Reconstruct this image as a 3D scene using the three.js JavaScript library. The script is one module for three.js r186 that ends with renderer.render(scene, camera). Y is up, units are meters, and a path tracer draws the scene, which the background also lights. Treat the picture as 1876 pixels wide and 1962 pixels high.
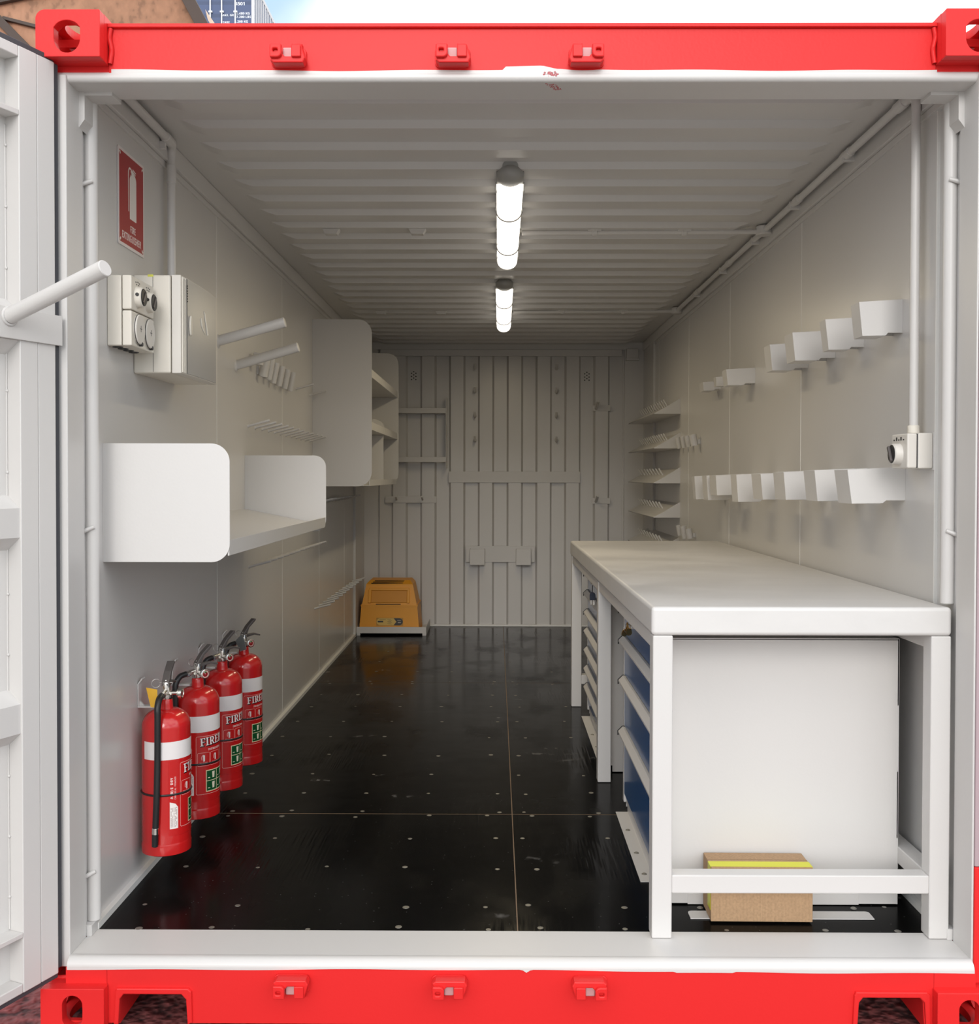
import * as THREE from 'three';
import { RoundedBoxGeometry } from 'three/addons/geometries/RoundedBoxGeometry.js';
import { mergeGeometries } from 'three/addons/utils/BufferGeometryUtils.js';
import { RectAreaLightUniformsLib } from 'three/addons/lights/RectAreaLightUniformsLib.js';

// ---------------------------------------------------------------- camera, sky, sun, exposure
const scene = new THREE.Scene();
const renderer = new THREE.WebGLRenderer({ antialias: true });
renderer.toneMapping = THREE.LinearToneMapping;
renderer.toneMappingExposure = 1.0;
renderer.shadowMap.enabled = true;
renderer.shadowMap.type = THREE.PCFSoftShadowMap;
RectAreaLightUniformsLib.init();

const camera = new THREE.PerspectiveCamera(52.7754, 1876 / 1962, 0.05, 300);
camera.rotation.order = 'YXZ';
camera.position.set(-0.0623, 1.2412, 2.5957);
camera.rotation.set(-0.01584, 0.00633, 0.001735);
camera.setViewOffset(1876, 1962, 0, 36.33, 1876, 1962);

let seed = 20240;
const rnd = () => { seed = (seed * 1664525 + 1013904223) >>> 0; return seed / 4294967296; };
const rr = (a, b) => a + (b - a) * rnd();
const hash = (x, y, s) => { let h = Math.imul(x, 374761393) + Math.imul(y, 668265263) + Math.imul(s, 974634541); h = Math.imul(h ^ (h >>> 13), 1274126177); return ((h ^ (h >>> 16)) >>> 0) / 4294967296; };
// value noise, periodic in px and py cells
function vnoise(x, y, px, py, s) {
  const ix = Math.floor(x), iy = Math.floor(y), fx = x - ix, fy = y - iy, u = fx * fx * (3 - 2 * fx), v = fy * fy * (3 - 2 * fy);
  const m = (a, n) => ((a % n) + n) % n;
  const a = hash(m(ix, px), m(iy, py), s), b = hash(m(ix + 1, px), m(iy, py), s), c = hash(m(ix, px), m(iy + 1, py), s), d = hash(m(ix + 1, px), m(iy + 1, py), s);
  return a + (b - a) * u + (c - a) * v + (a - b - c + d) * u * v;
}
function fbm(u, v, cx, cy, oct, s) { let t = 0, a = 0.5, n = 0; for (let i = 0; i < oct; i++) { t += a * vnoise(u * cx, v * cy, cx, cy, s + i); n += a; a *= 0.5; cx *= 2; cy *= 2; } return t / n; }
const sm = (a, b, x) => { const t = Math.min(1, Math.max(0, (x - a) / (b - a))); return t * t * (3 - 2 * t); };

const SKY = 1.5;
{
  // broken bright cloud over blue; the direction -z is u = 0.25
  const W = 1024, H = 512, d = new Float32Array(W * H * 4);
  for (let j = 0; j < H; j++) for (let i = 0; i < W; i++) {
    const u = (i + 0.5) / W, v = (j + 0.5) / H, up = (v - 0.5) * Math.PI, y = Math.sin(up), o = (j * W + i) * 4;
    const n = fbm(u, v, 22, 16, 6, 2805);
    const cloud = sm(0.33, 0.5, n), thick = fbm(u, v, 30, 24, 5, 40);
    const h = Math.max(0, y);
    const bl = [0.33 + 0.12 * (1 - h), 0.48 + 0.12 * (1 - h), 0.74];
    const k = 1.15 + 0.5 * thick;
    const cl = [1.0 * k, 0.985 * k, 0.965 * k];
    for (let c = 0; c < 3; c++) d[o + c] = y < 0 ? 0.5 : bl[c] + (cl[c] - bl[c]) * cloud;
    d[o + 3] = 1;
  }
  const t = new THREE.DataTexture(d, W, H, THREE.RGBAFormat, THREE.FloatType);
  t.mapping = THREE.EquirectangularReflectionMapping; t.magFilter = THREE.LinearFilter; t.minFilter = THREE.LinearFilter; t.needsUpdate = true;
  scene.background = t; scene.environment = t; scene.backgroundIntensity = SKY; scene.environmentIntensity = SKY;
}
// the sun behind thin cloud, high behind the camera's right shoulder: broad and soft
const sun = new THREE.DirectionalLight(new THREE.Color(1.0, 0.975, 0.955), 1.2);
sun.position.set(-0.8, 5.4, 12); sun.target.position.set(0, 1, -1);
sun.castShadow = true; sun.shadow.mapSize.set(2048, 2048); sun.shadow.radius = 45;
Object.assign(sun.shadow.camera, { left: -9, right: 9, top: 9, bottom: -9, near: 1, far: 40 });
scene.add(sun, sun.target);
const LAMP = 23;                     // radiance of the two ceiling battens
const LAMP_COLOR = new THREE.Color(1.0, 0.83, 0.53);

// ---------------------------------------------------------------- helpers
const V = (x, y, z) => new THREE.Vector3(x, y, z);
const used = new Map();
function numbered(n) { const k = used.get(n) ?? 0; used.set(n, k + 1); return k ? `${n}_${String(k).padStart(3, '0')}` : n; }
function metreUV(g) {
  if (g.index) g = g.toNonIndexed();
  const p = g.attributes.position, n = g.attributes.normal, uv = new Float32Array(p.count * 2);
  for (let i = 0; i < p.count; i++) {
    const ax = Math.abs(n.getX(i)), ay = Math.abs(n.getY(i)), az = Math.abs(n.getZ(i));
    let a, b;
    if (ay >= ax && ay >= az) { a = p.getX(i); b = p.getZ(i); } else if (ax >= az) { a = p.getZ(i); b = p.getY(i); } else { a = p.getX(i); b = p.getY(i); }
    uv[2 * i] = a; uv[2 * i + 1] = b;
  }
  g.setAttribute('uv', new THREE.BufferAttribute(uv, 2));
  return g;
}
function join(list) {
  const l = list.map((g) => { const q = g.index ? g.toNonIndexed() : g; for (const k of Object.keys(q.attributes)) if (!['position', 'normal', 'uv'].includes(k)) q.deleteAttribute(k); return q; });
  return l.length === 1 ? l[0] : mergeGeometries(l);
}
function mesh(name, geo, mat, parent, raw) {
  const g = Array.isArray(geo) ? join(geo) : geo;
  const m = new THREE.Mesh(raw ? g : metreUV(g), mat);
  m.name = parent ? name : numbered(name);
  m.castShadow = true; m.receiveShadow = true;
  (parent ?? scene).add(m);
  return m;
}
function each(name, list, mat, parent) { for (const g of list) mesh(name, g, mat, parent); }
function tag(o, label, category, group, kind) { if (label) o.userData.label = label; if (category) o.userData.category = category; if (group) o.userData.group = group; if (kind) o.userData.kind = kind; return o; }
function thing(name, label, category, [x, y, z], turn = 0, group) {
  const o = new THREE.Group(); o.name = numbered(name); o.position.set(x, y, z); o.rotation.y = turn; scene.add(o);
  return tag(o, label, category, group);
}
function part(name, parent) { const o = new THREE.Group(); o.name = name; parent.add(o); return o; }
function struct(name, label, geo, mat) { return tag(mesh(name, geo, mat), label, null, null, 'structure'); }
function copyOf(src, [x, y, z], turn, label) { const c = src.clone(); c.name = numbered(src.name.replace(/_\d+$/, '')); c.position.set(x, y, z); c.rotation.y = turn; c.userData = { ...src.userData, label: label ?? src.userData.label }; scene.add(c); return c; }
function bx(x0, x1, y0, y1, z0, z1, r = 0.0015) {
  const w = Math.abs(x1 - x0), h = Math.abs(y1 - y0), d = Math.abs(z1 - z0), q = Math.min(r, w * 0.49, h * 0.49, d * 0.49);
  const g = q > 0 ? new RoundedBoxGeometry(w, h, d, r > 0.004 ? 3 : 1, q) : new THREE.BoxGeometry(w, h, d);
  return g.translate((x0 + x1) / 2, (y0 + y1) / 2, (z0 + z1) / 2);
}
function aim(g, a, b) { const dir = b.clone().sub(a); const q = new THREE.Quaternion().setFromUnitVectors(V(0, 1, 0), dir.clone().normalize()); g.applyQuaternion(q); g.translate((a.x + b.x) / 2, (a.y + b.y) / 2, (a.z + b.z) / 2); return g; }
function rod(a, b, r, r2 = r, seg = 16, ch = 0.12) {          // a bar with softly broken end edges
  const L = a.distanceTo(b), c = Math.min(r, r2) * ch;
  const pts = [[0, -L / 2], [r - c, -L / 2], [r, -L / 2 + c], [r2, L / 2 - c], [r2 - c, L / 2], [0, L / 2]].map((q) => new THREE.Vector2(Math.max(q[0], 1e-5), q[1]));
  return aim(faceted(new THREE.LatheGeometry(pts, seg)), a, b);
}
function faceted(g, deg = 40) {                               // split normals at sharp edges
  g = g.index ? g.toNonIndexed() : g; g.deleteAttribute('normal');
  const p = g.attributes.position, n = p.count, fn = [], map = new Map(), key = (i) => `${Math.round(p.getX(i) * 2e5)},${Math.round(p.getY(i) * 2e5)},${Math.round(p.getZ(i) * 2e5)}`;
  const a = V(), b = V(), c = V();
  for (let i = 0; i < n; i += 3) { a.fromBufferAttribute(p, i); b.fromBufferAttribute(p, i + 1); c.fromBufferAttribute(p, i + 2); fn.push(b.sub(a).cross(c.sub(a)).clone()); }
  for (let i = 0; i < n; i++) { const k = key(i); if (!map.has(k)) map.set(k, []); map.get(k).push(i); }
  const out = new Float32Array(n * 3), cs = Math.cos(deg * Math.PI / 180), s = V(), u = V(), w = V();
  for (let i = 0; i < n; i++) { const f = fn[(i / 3) | 0]; u.copy(f).normalize(); s.set(0, 0, 0); for (const j of map.get(key(i))) { const f2 = fn[(j / 3) | 0]; w.copy(f2).normalize(); if (w.dot(u) > cs) s.add(f2); } s.lengthSq() > 0 ? s.normalize() : s.copy(u); out.set([s.x, s.y, s.z], i * 3); }
  g.setAttribute('normal', new THREE.BufferAttribute(out, 3));
  return g;
}
function lathe(prof, seg = 40) { return faceted(new THREE.LatheGeometry(prof.map((q) => new THREE.Vector2(Math.max(q[0], 1e-5), q[1])), seg), 35); }
function shapeOf(pts, holes = []) { const s = new THREE.Shape(pts.map((q) => new THREE.Vector2(q[0], q[1]))); for (const h of holes) s.holes.push(new THREE.Path(h.map((q) => new THREE.Vector2(q[0], q[1])))); return s; }
function rrect(x0, x1, y0, y1, r, n = 8) {                    // r = [bottom-left, bottom-right, top-right, top-left]
  const R = Array.isArray(r) ? r : [r, r, r, r], o = [], arc = (cx, cy, q, a0) => { if (q <= 0) { o.push([cx, cy]); return; } for (let i = 0; i <= n; i++) { const a = a0 + (i / n) * Math.PI / 2; o.push([cx + q * Math.cos(a), cy + q * Math.sin(a)]); } };
  arc(x0 + R[0], y0 + R[0], R[0], Math.PI); arc(x1 - R[1], y0 + R[1], R[1], 1.5 * Math.PI); arc(x1 - R[2], y1 - R[2], R[2], 0); arc(x0 + R[3], y1 - R[3], R[3], Math.PI / 2);
  return o;
}
function ext(pts, depth, z0 = 0, holes = [], bevel = 0) {     // outline in xy, thickness along +z from z0
  const g = new THREE.ExtrudeGeometry(shapeOf(pts, holes), { depth: depth - 2 * bevel, bevelEnabled: bevel > 0, bevelSize: bevel, bevelThickness: bevel, bevelOffset: -bevel, bevelSegments: 2, curveSegments: 8 });
  return g.translate(0, 0, z0 + bevel);
}
// outline given as [z, y], thickness along x from x0 to x1
function extX(pts, x0, x1, bevel = 0) { const g = ext(pts.map(([z, y]) => [-z, y]), x1 - x0, 0, [], bevel); return g.rotateY(Math.PI / 2).translate(x0, 0, 0); }
function tube(pts, r, seg = 40, rad = 10, tension = 0.5) { return new THREE.TubeGeometry(new THREE.CatmullRomCurve3(pts.map((q) => V(...q)), false, 'catmullrom', tension), seg, r, rad, false); }
function frustum(b, t, y0, y1) {                              // b, t = [x0, x1, z0, z1]
  const P = (q, y) => [[q[0], y, q[3]], [q[1], y, q[3]], [q[1], y, q[2]], [q[0], y, q[2]]], B = P(b, y0), T = P(t, y1), v = [];
  const quad = (a, c, d, e) => v.push(...a, ...c, ...d, ...a, ...d, ...e);
  for (let i = 0; i < 4; i++) { const j = (i + 1) % 4; quad(B[i], B[j], T[j], T[i]); }
  quad(T[0], T[1], T[2], T[3]); quad(B[3], B[2], B[1], B[0]);
  const g = new THREE.BufferGeometry(); g.setAttribute('position', new THREE.Float32BufferAttribute(v, 3)); g.computeVertexNormals(); g.setAttribute('uv', new THREE.Float32BufferAttribute(new Float32Array(v.length / 3 * 2), 2)); return g;
}
function canvasTex(w, h, draw) { const c = document.createElement('canvas'); c.width = w; c.height = h; const x = c.getContext('2d'); draw(x, w, h); const t = new THREE.CanvasTexture(c); t.colorSpace = THREE.SRGBColorSpace; t.anisotropy = 8; return t; }
function dataTex(n, f, srgb, rep = 1) {
  const d = new Uint8Array(n * n * 4);
  for (let j = 0; j < n; j++) for (let i = 0; i < n; i++) { const c = f((i + 0.5) / n, (j + 0.5) / n), o = (j * n + i) * 4; if (Array.isArray(c)) { d[o] = Math.min(255, c[0]); d[o + 1] = Math.min(255, c[1]); d[o + 2] = Math.min(255, c[2]); } else d[o] = d[o + 1] = d[o + 2] = Math.min(255, c * 255); d[o + 3] = 255; }
  const t = new THREE.DataTexture(d, n, n); t.wrapS = t.wrapT = THREE.RepeatWrapping; t.magFilter = THREE.LinearFilter; t.minFilter = THREE.LinearMipmapLinearFilter; t.generateMipmaps = true; t.repeat.set(rep, rep); if (srgb) t.colorSpace = THREE.SRGBColorSpace; t.needsUpdate = true; return t;
}
const col = (r, g, b) => new THREE.Color().setRGB(r, g, b);
const std = (c, rough, metal = 0, more = {}) => new THREE.MeshStandardMaterial({ color: Array.isArray(c) ? col(...c) : new THREE.Color(c), roughness: rough, metalness: metal, ...more });

// ---------------------------------------------------------------- materials
const peel = dataTex(256, (u, v) => 0.5 * fbm(u, v, 60, 60, 2, 3) + 0.5 * fbm(u, v, 7, 7, 3, 9), false, 3);
const WHITE = [0.63, 0.614, 0.596];
const paint = std(WHITE, 0.36, 0, { bumpMap: peel, bumpScale: 0.0002 });
const wallPaint = std(WHITE, 0.3, 0, { bumpMap: peel, bumpScale: 0.0002 });
const sealant = std([0.8, 0.79, 0.76], 0.5);
const redPaint = new THREE.MeshPhysicalMaterial({ color: col(0.72, 0.024, 0.024), roughness: 0.4, specularIntensity: 0.5, bumpMap: peel, bumpScale: 0.0003 });
const extRed = new THREE.MeshPhysicalMaterial({ color: col(0.56, 0.012, 0.012), roughness: 0.22, clearcoat: 0.6, clearcoatRoughness: 0.08 });
const black = std([0.012, 0.012, 0.013], 0.45);
const rubber = std([0.014, 0.014, 0.015], 0.4);
const dark = std([0.035, 0.035, 0.037], 0.5);
const chrome = std([0.78, 0.76, 0.72], 0.22, 1);
const steel = std([0.55, 0.54, 0.52], 0.38, 1);
const zinc = std([0.3, 0.29, 0.26], 0.5, 0.8);
const brass = std([0.55, 0.34, 0.12], 0.35, 1);
const gunmetal = std([0.13, 0.115, 0.11], 0.42, 0.4);
const plasticW = std([0.75, 0.71, 0.63], 0.42);
const plasticG = std([0.68, 0.65, 0.6], 0.4);
const doorGrey = new THREE.MeshPhysicalMaterial({ color: col(0.45, 0.44, 0.425), roughness: 0.32 });
const blue = new THREE.MeshPhysicalMaterial({ color: col(0.02, 0.105, 0.3), roughness: 0.28, clearcoat: 0.4, clearcoatRoughness: 0.1 });
const aluGrey = std([0.6, 0.58, 0.56], 0.42);
const yellowPlastic = std([0.82, 0.35, 0.016], 0.45);
const glowMat = new THREE.MeshStandardMaterial({ color: col(0.8, 0.8, 0.78), roughness: 0.4, emissive: col(1, 0.93, 0.82), emissiveIntensity: 2.2 });
const lampGrey = std([0.34, 0.34, 0.33], 0.5);
const tagYellow = std([0.75, 0.42, 0.03], 0.5);
const tagGrey = std([0.2, 0.22, 0.22], 0.3);
const whiteVinyl = std([0.8, 0.76, 0.75], 0.35);
const plywood = std([0.22, 0.15, 0.095], 0.8);
const cardboard = std([0.5, 0.32, 0.18], 0.85, 0, { map: dataTex(256, (u, v) => { const k = 0.86 + 0.14 * fbm(u, v, 64, 64, 3, 21) + 0.05 * Math.sin(u * 400); return [k * 255, k * 255, k * 255]; }, true, 4) });
const tapeYellow = std([0.68, 0.68, 0.01], 0.35);

// black film-faced plywood: scuffs, dust specks, brushed streaks
const scuffSpots = []; for (let i = 0; i < 26; i++) scuffSpots.push([rnd(), rnd(), rr(0.01, 0.06), rr(0.004, 0.012), rr(-0.5, 0.5)]);
const floorMap = dataTex(1024, (u, v) => {
  let k = 10 + 7 * fbm(u, v, 9, 9, 5, 31) + 5 * vnoise(u * 340, v * 20, 340, 20, 8) * sm(0.45, 0.7, fbm(u, v, 4, 4, 3, 77));
  for (const s of scuffSpots) { const dx = u - s[0], dy = v - s[1], a = dx * Math.cos(s[4]) + dy * Math.sin(s[4]), b = -dx * Math.sin(s[4]) + dy * Math.cos(s[4]); const q = (a / s[2]) ** 2 + (b / s[3]) ** 2; if (q < 1) k += (1 - q) * 70 * sm(0.42, 0.7, fbm(u, v, 90, 60, 3, 5)); }
  if (hash((u * 1024) | 0, (v * 1024) | 0, 5) > 0.9993) k += 95;
  return [k, k * 0.98, k * 0.96];
}, true, 1 / 2.4);
const floorRough = dataTex(512, (u, v) => 0.1 + 0.14 * fbm(u, v, 5, 5, 5, 51) + 0.1 * sm(0.5, 0.75, fbm(u, v, 16, 9, 4, 61)), false, 1 / 2.4);
const floorBump = dataTex(512, (u, v) => 0.6 * fbm(u, v, 6, 8, 3, 91) + 0.4 * vnoise(u * 250, v * 12, 250, 12, 14) * sm(0.4, 0.65, fbm(u, v, 3, 3, 2, 15)), false, 1 / 1.2);
const floorMat = new THREE.MeshPhysicalMaterial({ color: 0xffffff, roughness: 1, specularIntensity: 0.11, map: floorMap, roughnessMap: floorRough, bumpMap: floorBump, bumpScale: 0.0014 });
// bench top: white enamel, rubbed unevenly
const benchRough = dataTex(512, (u, v) => 0.3 + 0.2 * sm(0.3, 0.7, fbm(u, v, 3, 5, 4, 201)), false, 0.5);
const benchMap = dataTex(512, (u, v) => { const k = 244 + 11 * fbm(u, v, 8, 16, 5, 211); return [k, k, k]; }, true, 0.8);
const benchTopMat = std([0.665, 0.65, 0.632], 1, 0, { roughnessMap: benchRough, map: benchMap });
const groundMat = std([1, 1, 1], 0.9, 0, { map: dataTex(512, (u, v) => { const g = fbm(u, v, 90, 90, 3, 301), k = fbm(u, v, 6, 6, 4, 311), s = 0.55 + 0.7 * g - 0.25 * sm(0.4, 0.3, g); return [s * (104 + 40 * k), s * (56 + 26 * k), s * (55 + 26 * k)]; }, true, 0.5), bumpMap: dataTex(512, (u, v) => fbm(u, v, 90, 90, 3, 301), false, 0.5), bumpScale: 0.02 });
const yardMat = std([1, 1, 1], 0.9, 0, { map: dataTex(512, (u, v) => { const k = 112 + 36 * fbm(u, v, 6, 6, 6, 331) + 16 * fbm(u, v, 90, 90, 2, 341); return [k, k * 0.975, k * 0.94]; }, true, 0.25) });
const rustMap = dataTex(512, (u, v) => { const k = fbm(u, v, 5, 7, 5, 401), s = fbm(u, v, 60, 40, 3, 411), q = 0.8 + 0.2 * s + 0.15 * k - 0.07 * sm(0.36, 0.28, s); return [q * (160 + 30 * k), q * (120 + 24 * k), q * (92 + 24 * k)]; }, true, 0.4);
const rust = std([0.9, 0.9, 0.9], 0.85, 0, { map: rustMap });
const rustDark = std([0.075, 0.055, 0.045], 0.75);
const cream = std([0.72, 0.62, 0.5], 0.7);

// ---------------------------------------------------------------- the setting: ground, floor, walls, ceiling
const XW = 1.165, ZB = -5.95, YG = -0.2;
struct('ground', 'rough ground stained dark red by overspray around the container', bx(-2.4, 2.4, YG - 0.3, YG, -7.2, 0.55, 0), groundMat);
struct('yard', 'pale concrete yard around the container', [bx(-60, 60, YG - 0.3, YG - 0.002, 0.55, 40, 0), bx(-60, 60, YG - 0.3, YG - 0.002, -70, -7.2, 0), bx(-60, -2.4, YG - 0.3, YG - 0.002, -7.2, 0.55, 0), bx(2.4, 60, YG - 0.3, YG - 0.002, -7.2, 0.55, 0)], yardMat);

// floor: plywood bed showing in the joints, six black sheets, screws in each sheet
const floor = struct('floor', 'black film-faced plywood floor of the container with tan joints and screws', bx(-1.165, 1.165, -0.05, -0.0008, -5.98, -0.205, 0), plywood);
{
  const xs = [[-1.163, -0.0025], [0.0008, 1.163]], zs = [[-1.179, -0.203], [-3.5945, -1.185], [-5.96, -3.6005]];
  const screwGeo = lathe([[0, 0.0006], [0.004, 0.0012], [0.0095, 0.0011], [0.0115, 0.0001]], 10);
  const screwFlat = lathe([[0, 0.0004], [0.0035, 0.0004], [0.006, 0.0011], [0.0125, 0.0008], [0.013, 0.0001]], 9);
  metreUV(screwGeo); metreUV(screwFlat);
  const rows = [-0.222, -0.365, -0.655, -0.93, -1.155, -1.205, -1.43, -1.68, -1.98, -2.3, -2.62, -2.95, -3.25, -3.565, -3.63, -3.95, -4.3, -4.7, -5.1, -5.5, -5.85];
  const cols = [-1.06, -0.83, -0.575, -0.33, -0.07, 0.055, 0.3, 0.56, 0.82, 1.06];
  for (const [x0, x1] of xs) for (const [z0, z1] of zs) {
    const p = mesh('floor_panel', bx(x0, x1, -0.016, 0, z0, z1, 0.0008), floorMat, floor);
    for (const z of rows) if (z > z0 && z < z1) for (const x of cols) {
      if (x < x0 || x > x1 || rnd() < 0.1) continue;
      const s = new THREE.Mesh(rnd() < 0.5 ? screwGeo : screwFlat, zinc); s.name = 'screw'; s.position.set(x + rr(-0.025, 0.025), 0, z + rr(-0.012, 0.012)); s.rotation.y = rr(0, 6); s.scale.setScalar(rr(0.55, 0.85)); s.receiveShadow = true; p.add(s);
    }
  }
}
// corrugated ceiling sheet, ridges running across, dying out before the side rails
function sheetCeiling() {
  const pitch = 0.2145, z0 = -0.1, z1 = -5.96, ztop = -0.683, prof = [];
  const push = (z, k) => { if (z < z0 && z > z1) prof.push([z, k]); };
  for (let n = -4; n < 30; n++) { const c = ztop - n * pitch; push(c + 0.05, 0); push(c + 0.041, 1); push(c - 0.041, 1); push(c - 0.05, 0); }
  prof.sort((a, b) => b[0] - a[0]); prof.unshift([z0, 0]); prof.push([z1, 0]);
  const xs = [-1.175, -1.06, -1.045, -1.02, -0.98, -0.5, 0, 0.5, 0.98, 1.02, 1.045, 1.06, 1.175], fade = (x) => sm(1.06, 0.97, Math.abs(x)), v = [];
  const P = (x, q) => [x, 2.352 - 0.024 * q[1] * fade(x), q[0]];
  for (let i = 0; i + 1 < prof.length; i++) for (let k = 0; k + 1 < xs.length; k++) { const a = P(xs[k], prof[i]), b = P(xs[k + 1], prof[i]), c = P(xs[k + 1], prof[i + 1]), d = P(xs[k], prof[i + 1]); v.push(...a, ...d, ...c, ...a, ...c, ...b); }
  const g = new THREE.BufferGeometry(); g.setAttribute('position', new THREE.Float32BufferAttribute(v, 3)); g.computeVertexNormals(); return faceted(g, 25);
}
const ceiling = struct('ceiling', 'white corrugated steel ceiling with ridges running across the container', sheetCeiling(), wallPaint);
mesh('roof_skin', bx(-1.21, 1.21, 2.356, 2.376, -6.05, -0.1, 0), redPaint, ceiling);

// side walls: steel outside, smooth white lining panels with sealed joints inside
function sideWall(sgn, name, label, joints, zend) {
  const X = (a, b) => (sgn < 0 ? [-b, -a] : [a, b]);
  const w = struct(name, label, bx(...X(1.176, 1.219), -0.19, 2.37, -6.05, -0.16, 0), redPaint);
  for (let i = 0; i + 1 < joints.length; i++) mesh('wall_panel', bx(...X(1.165, 1.1765), 0, 2.35, joints[i + 1] + 0.002, joints[i] - 0.002, 0.0012), wallPaint, w);
  for (const z of joints.slice(0, -1)) mesh('joint_sealant', bx(...X(1.1638, 1.174), 0.012, 2.28, z - 0.0022, z + 0.0022, 0.0008), sealant, w);
  // corner column at the far end: flange, groove, web
  mesh('corner_column', [bx(...X(1.165, 1.176), 0, 2.35, -5.37, zend + 0.002, 0), bx(...X(1.148, 1.176), 0, 2.35, -5.60, -5.375, 0.003), bx(...X(1.172, 1.176), 0, 2.35, -5.64, -5.6, 0), bx(...X(1.155, 1.176), 0, 2.35, -5.97, -5.64, 0.003)], paint, w);
  mesh('floor_edge', [extX([[-0.205, 0], [-0.205, 0.018], [-5.95, 0.018], [-5.95, 0]], ...X(1.148, 1.166))], sealant, w);
  return w;
}
sideWall(-1, 'wall_left', 'left side wall lined with smooth white panels', [-0.26, -1.475, -2.72, -3.826, -4.89, -5.36], -5.36);
sideWall(1, 'wall_right', 'right side wall lined with smooth white panels', [-0.3, -1.575, -2.844, -4.0, -5.2, -5.36], -5.36);
// top side rails
for (const s of [-1, 1]) {
  const X = (a, b) => (s < 0 ? [-b, -a] : [a, b]);
  const r = struct('trim_' + (s < 0 ? 1 : 2), s < 0 ? 'white top rail along the left wall under the ceiling' : 'white top rail along the right wall under the ceiling', bx(...X(1.146, 1.18), 2.283, 2.352, -5.95, -0.16, 0.003), paint);
  mesh('rail_lip', bx(...X(1.158, 1.18), 2.262, 2.2825, -5.95, -0.16, 0.002), paint, r);
}
// back wall: vertical trapezoid corrugation between posts, under a header
function backSheet() {
  const prof = [[-1.18, 0], [-1.04, 0], [-1.036, -0.02], [-1.03, -0.02], [-1.026, 0]];
  const x0 = -0.445, h = 0.1195; let lo = Math.ceil((-1.0 - x0) / h), k;
  for (k = lo; x0 + k * h < 0.985; k++) { const x = x0 + k * h, up = ((k % 2) + 2) % 2 === 0; prof.push([x - 0.008, up ? -0.036 : 0], [x + 0.008, up ? 0 : -0.036]); }
  prof.push([0.984, prof[prof.length - 1][1]], [0.986, -0.03], [0.996, -0.03], [0.998, 0.004], [1.18, 0.004]);
  const v = [], y0 = -0.05, y1 = 2.36;
  for (let i = 0; i + 1 < prof.length; i++) { const [a, p] = prof[i], [b, q] = prof[i + 1]; v.push(a, y0, ZB + p, b, y0, ZB + q, b, y1, ZB + q, a, y0, ZB + p, b, y1, ZB + q, a, y1, ZB + p); }
  const g = new THREE.BufferGeometry(); g.setAttribute('position', new THREE.Float32BufferAttribute(v, 3)); g.computeVertexNormals(); return faceted(g, 20);
}
const back = struct('wall_back', 'white corrugated steel end wall with vertical ridges', backSheet(), wallPaint);
mesh('outer_skin', bx(-1.219, 1.219, -0.19, 2.37, -6.06, -6.0, 0), redPaint, back);
mesh('header_plate', [bx(-1.02, 0.975, 2.236, 2.29, -5.95, -5.93, 0.003), bx(-1.16, 1.16, 2.29, 2.352, -5.95, -5.945, 0.002)], paint, back);
mesh('post_cap', [bx(1.008, 1.105, 2.215, 2.295, -5.95, -5.9, 0.004), bx(1.004, 1.112, 2.2, 2.218, -5.95, -5.895, 0.003)], paint, back);
mesh('foot_plate', bx(-1.16, 1.16, 0, 0.016, -5.95, -5.937, 0.002), sealant, back);
for (const vx of [-0.745, 0.69]) {
  const g = []; const dz = ZB + (vx < 0 ? 0 : -0.036) + 0.001;
  for (let i = 0; i < 9; i++) { const x = vx + [-0.018, 0, 0.018][i % 3], y = 2.095 - ((i / 3) | 0) * 0.026 + (i % 3 === 1 ? 0.013 : 0); g.push(new THREE.CylinderGeometry(0.0055, 0.0055, 0.003, 8).rotateX(Math.PI / 2).translate(x, y, dz)); }
  mesh('vent_hole', g, black, back);
}

// front frame: header, sill, corner posts, corner castings
function edgeWave(x0, x1, f, n) { const o = []; for (let i = 0; i <= n; i++) { const x = x0 + (x1 - x0) * i / n; o.push([x, f(x)]); } return o; }
const header = struct('header_beam', 'red steel header beam across the top of the opening with a white lower lip', [bx(-1.0575, 1.0575, 2.2705, 2.387, -0.19, -0.06, 0.002), bx(-1.205, 1.205, 2.268, 2.2925, -0.185, -0.063, 0.001), bx(-1.0575, 1.0575, 2.3865, 2.397, -0.21, -0.05, 0.002)], redPaint);
mesh('white_lip', [bx(-1.2, 1.2, 2.252, 2.2785, -0.195, -0.057, 0.012), bx(-1.16, 1.16, 2.2565, 2.27, -0.2, -0.1, 0.001)], paint, header);
{
  const top = edgeWave(-1.05, 1.06, (x) => 2.2805 + 0.0016 * Math.sin(x * 5.3 + 1) + 0.0012 * Math.sin(x * 17) + (x > -0.045 && x < 0.055 ? 0.0085 : x >= 0.055 && x < 0.09 ? 0.0085 * (0.09 - x) / 0.035 : 0) - (x > 0.1 && x < 0.2 ? 0.003 * Math.sin((x - 0.1) * 31) : 0), 240);
  mesh('white_paint_edge', ext([[-1.05, 2.268], [1.06, 2.268], ...top.reverse()], 0.0014, -0.0602), paint, header);
}
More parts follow.
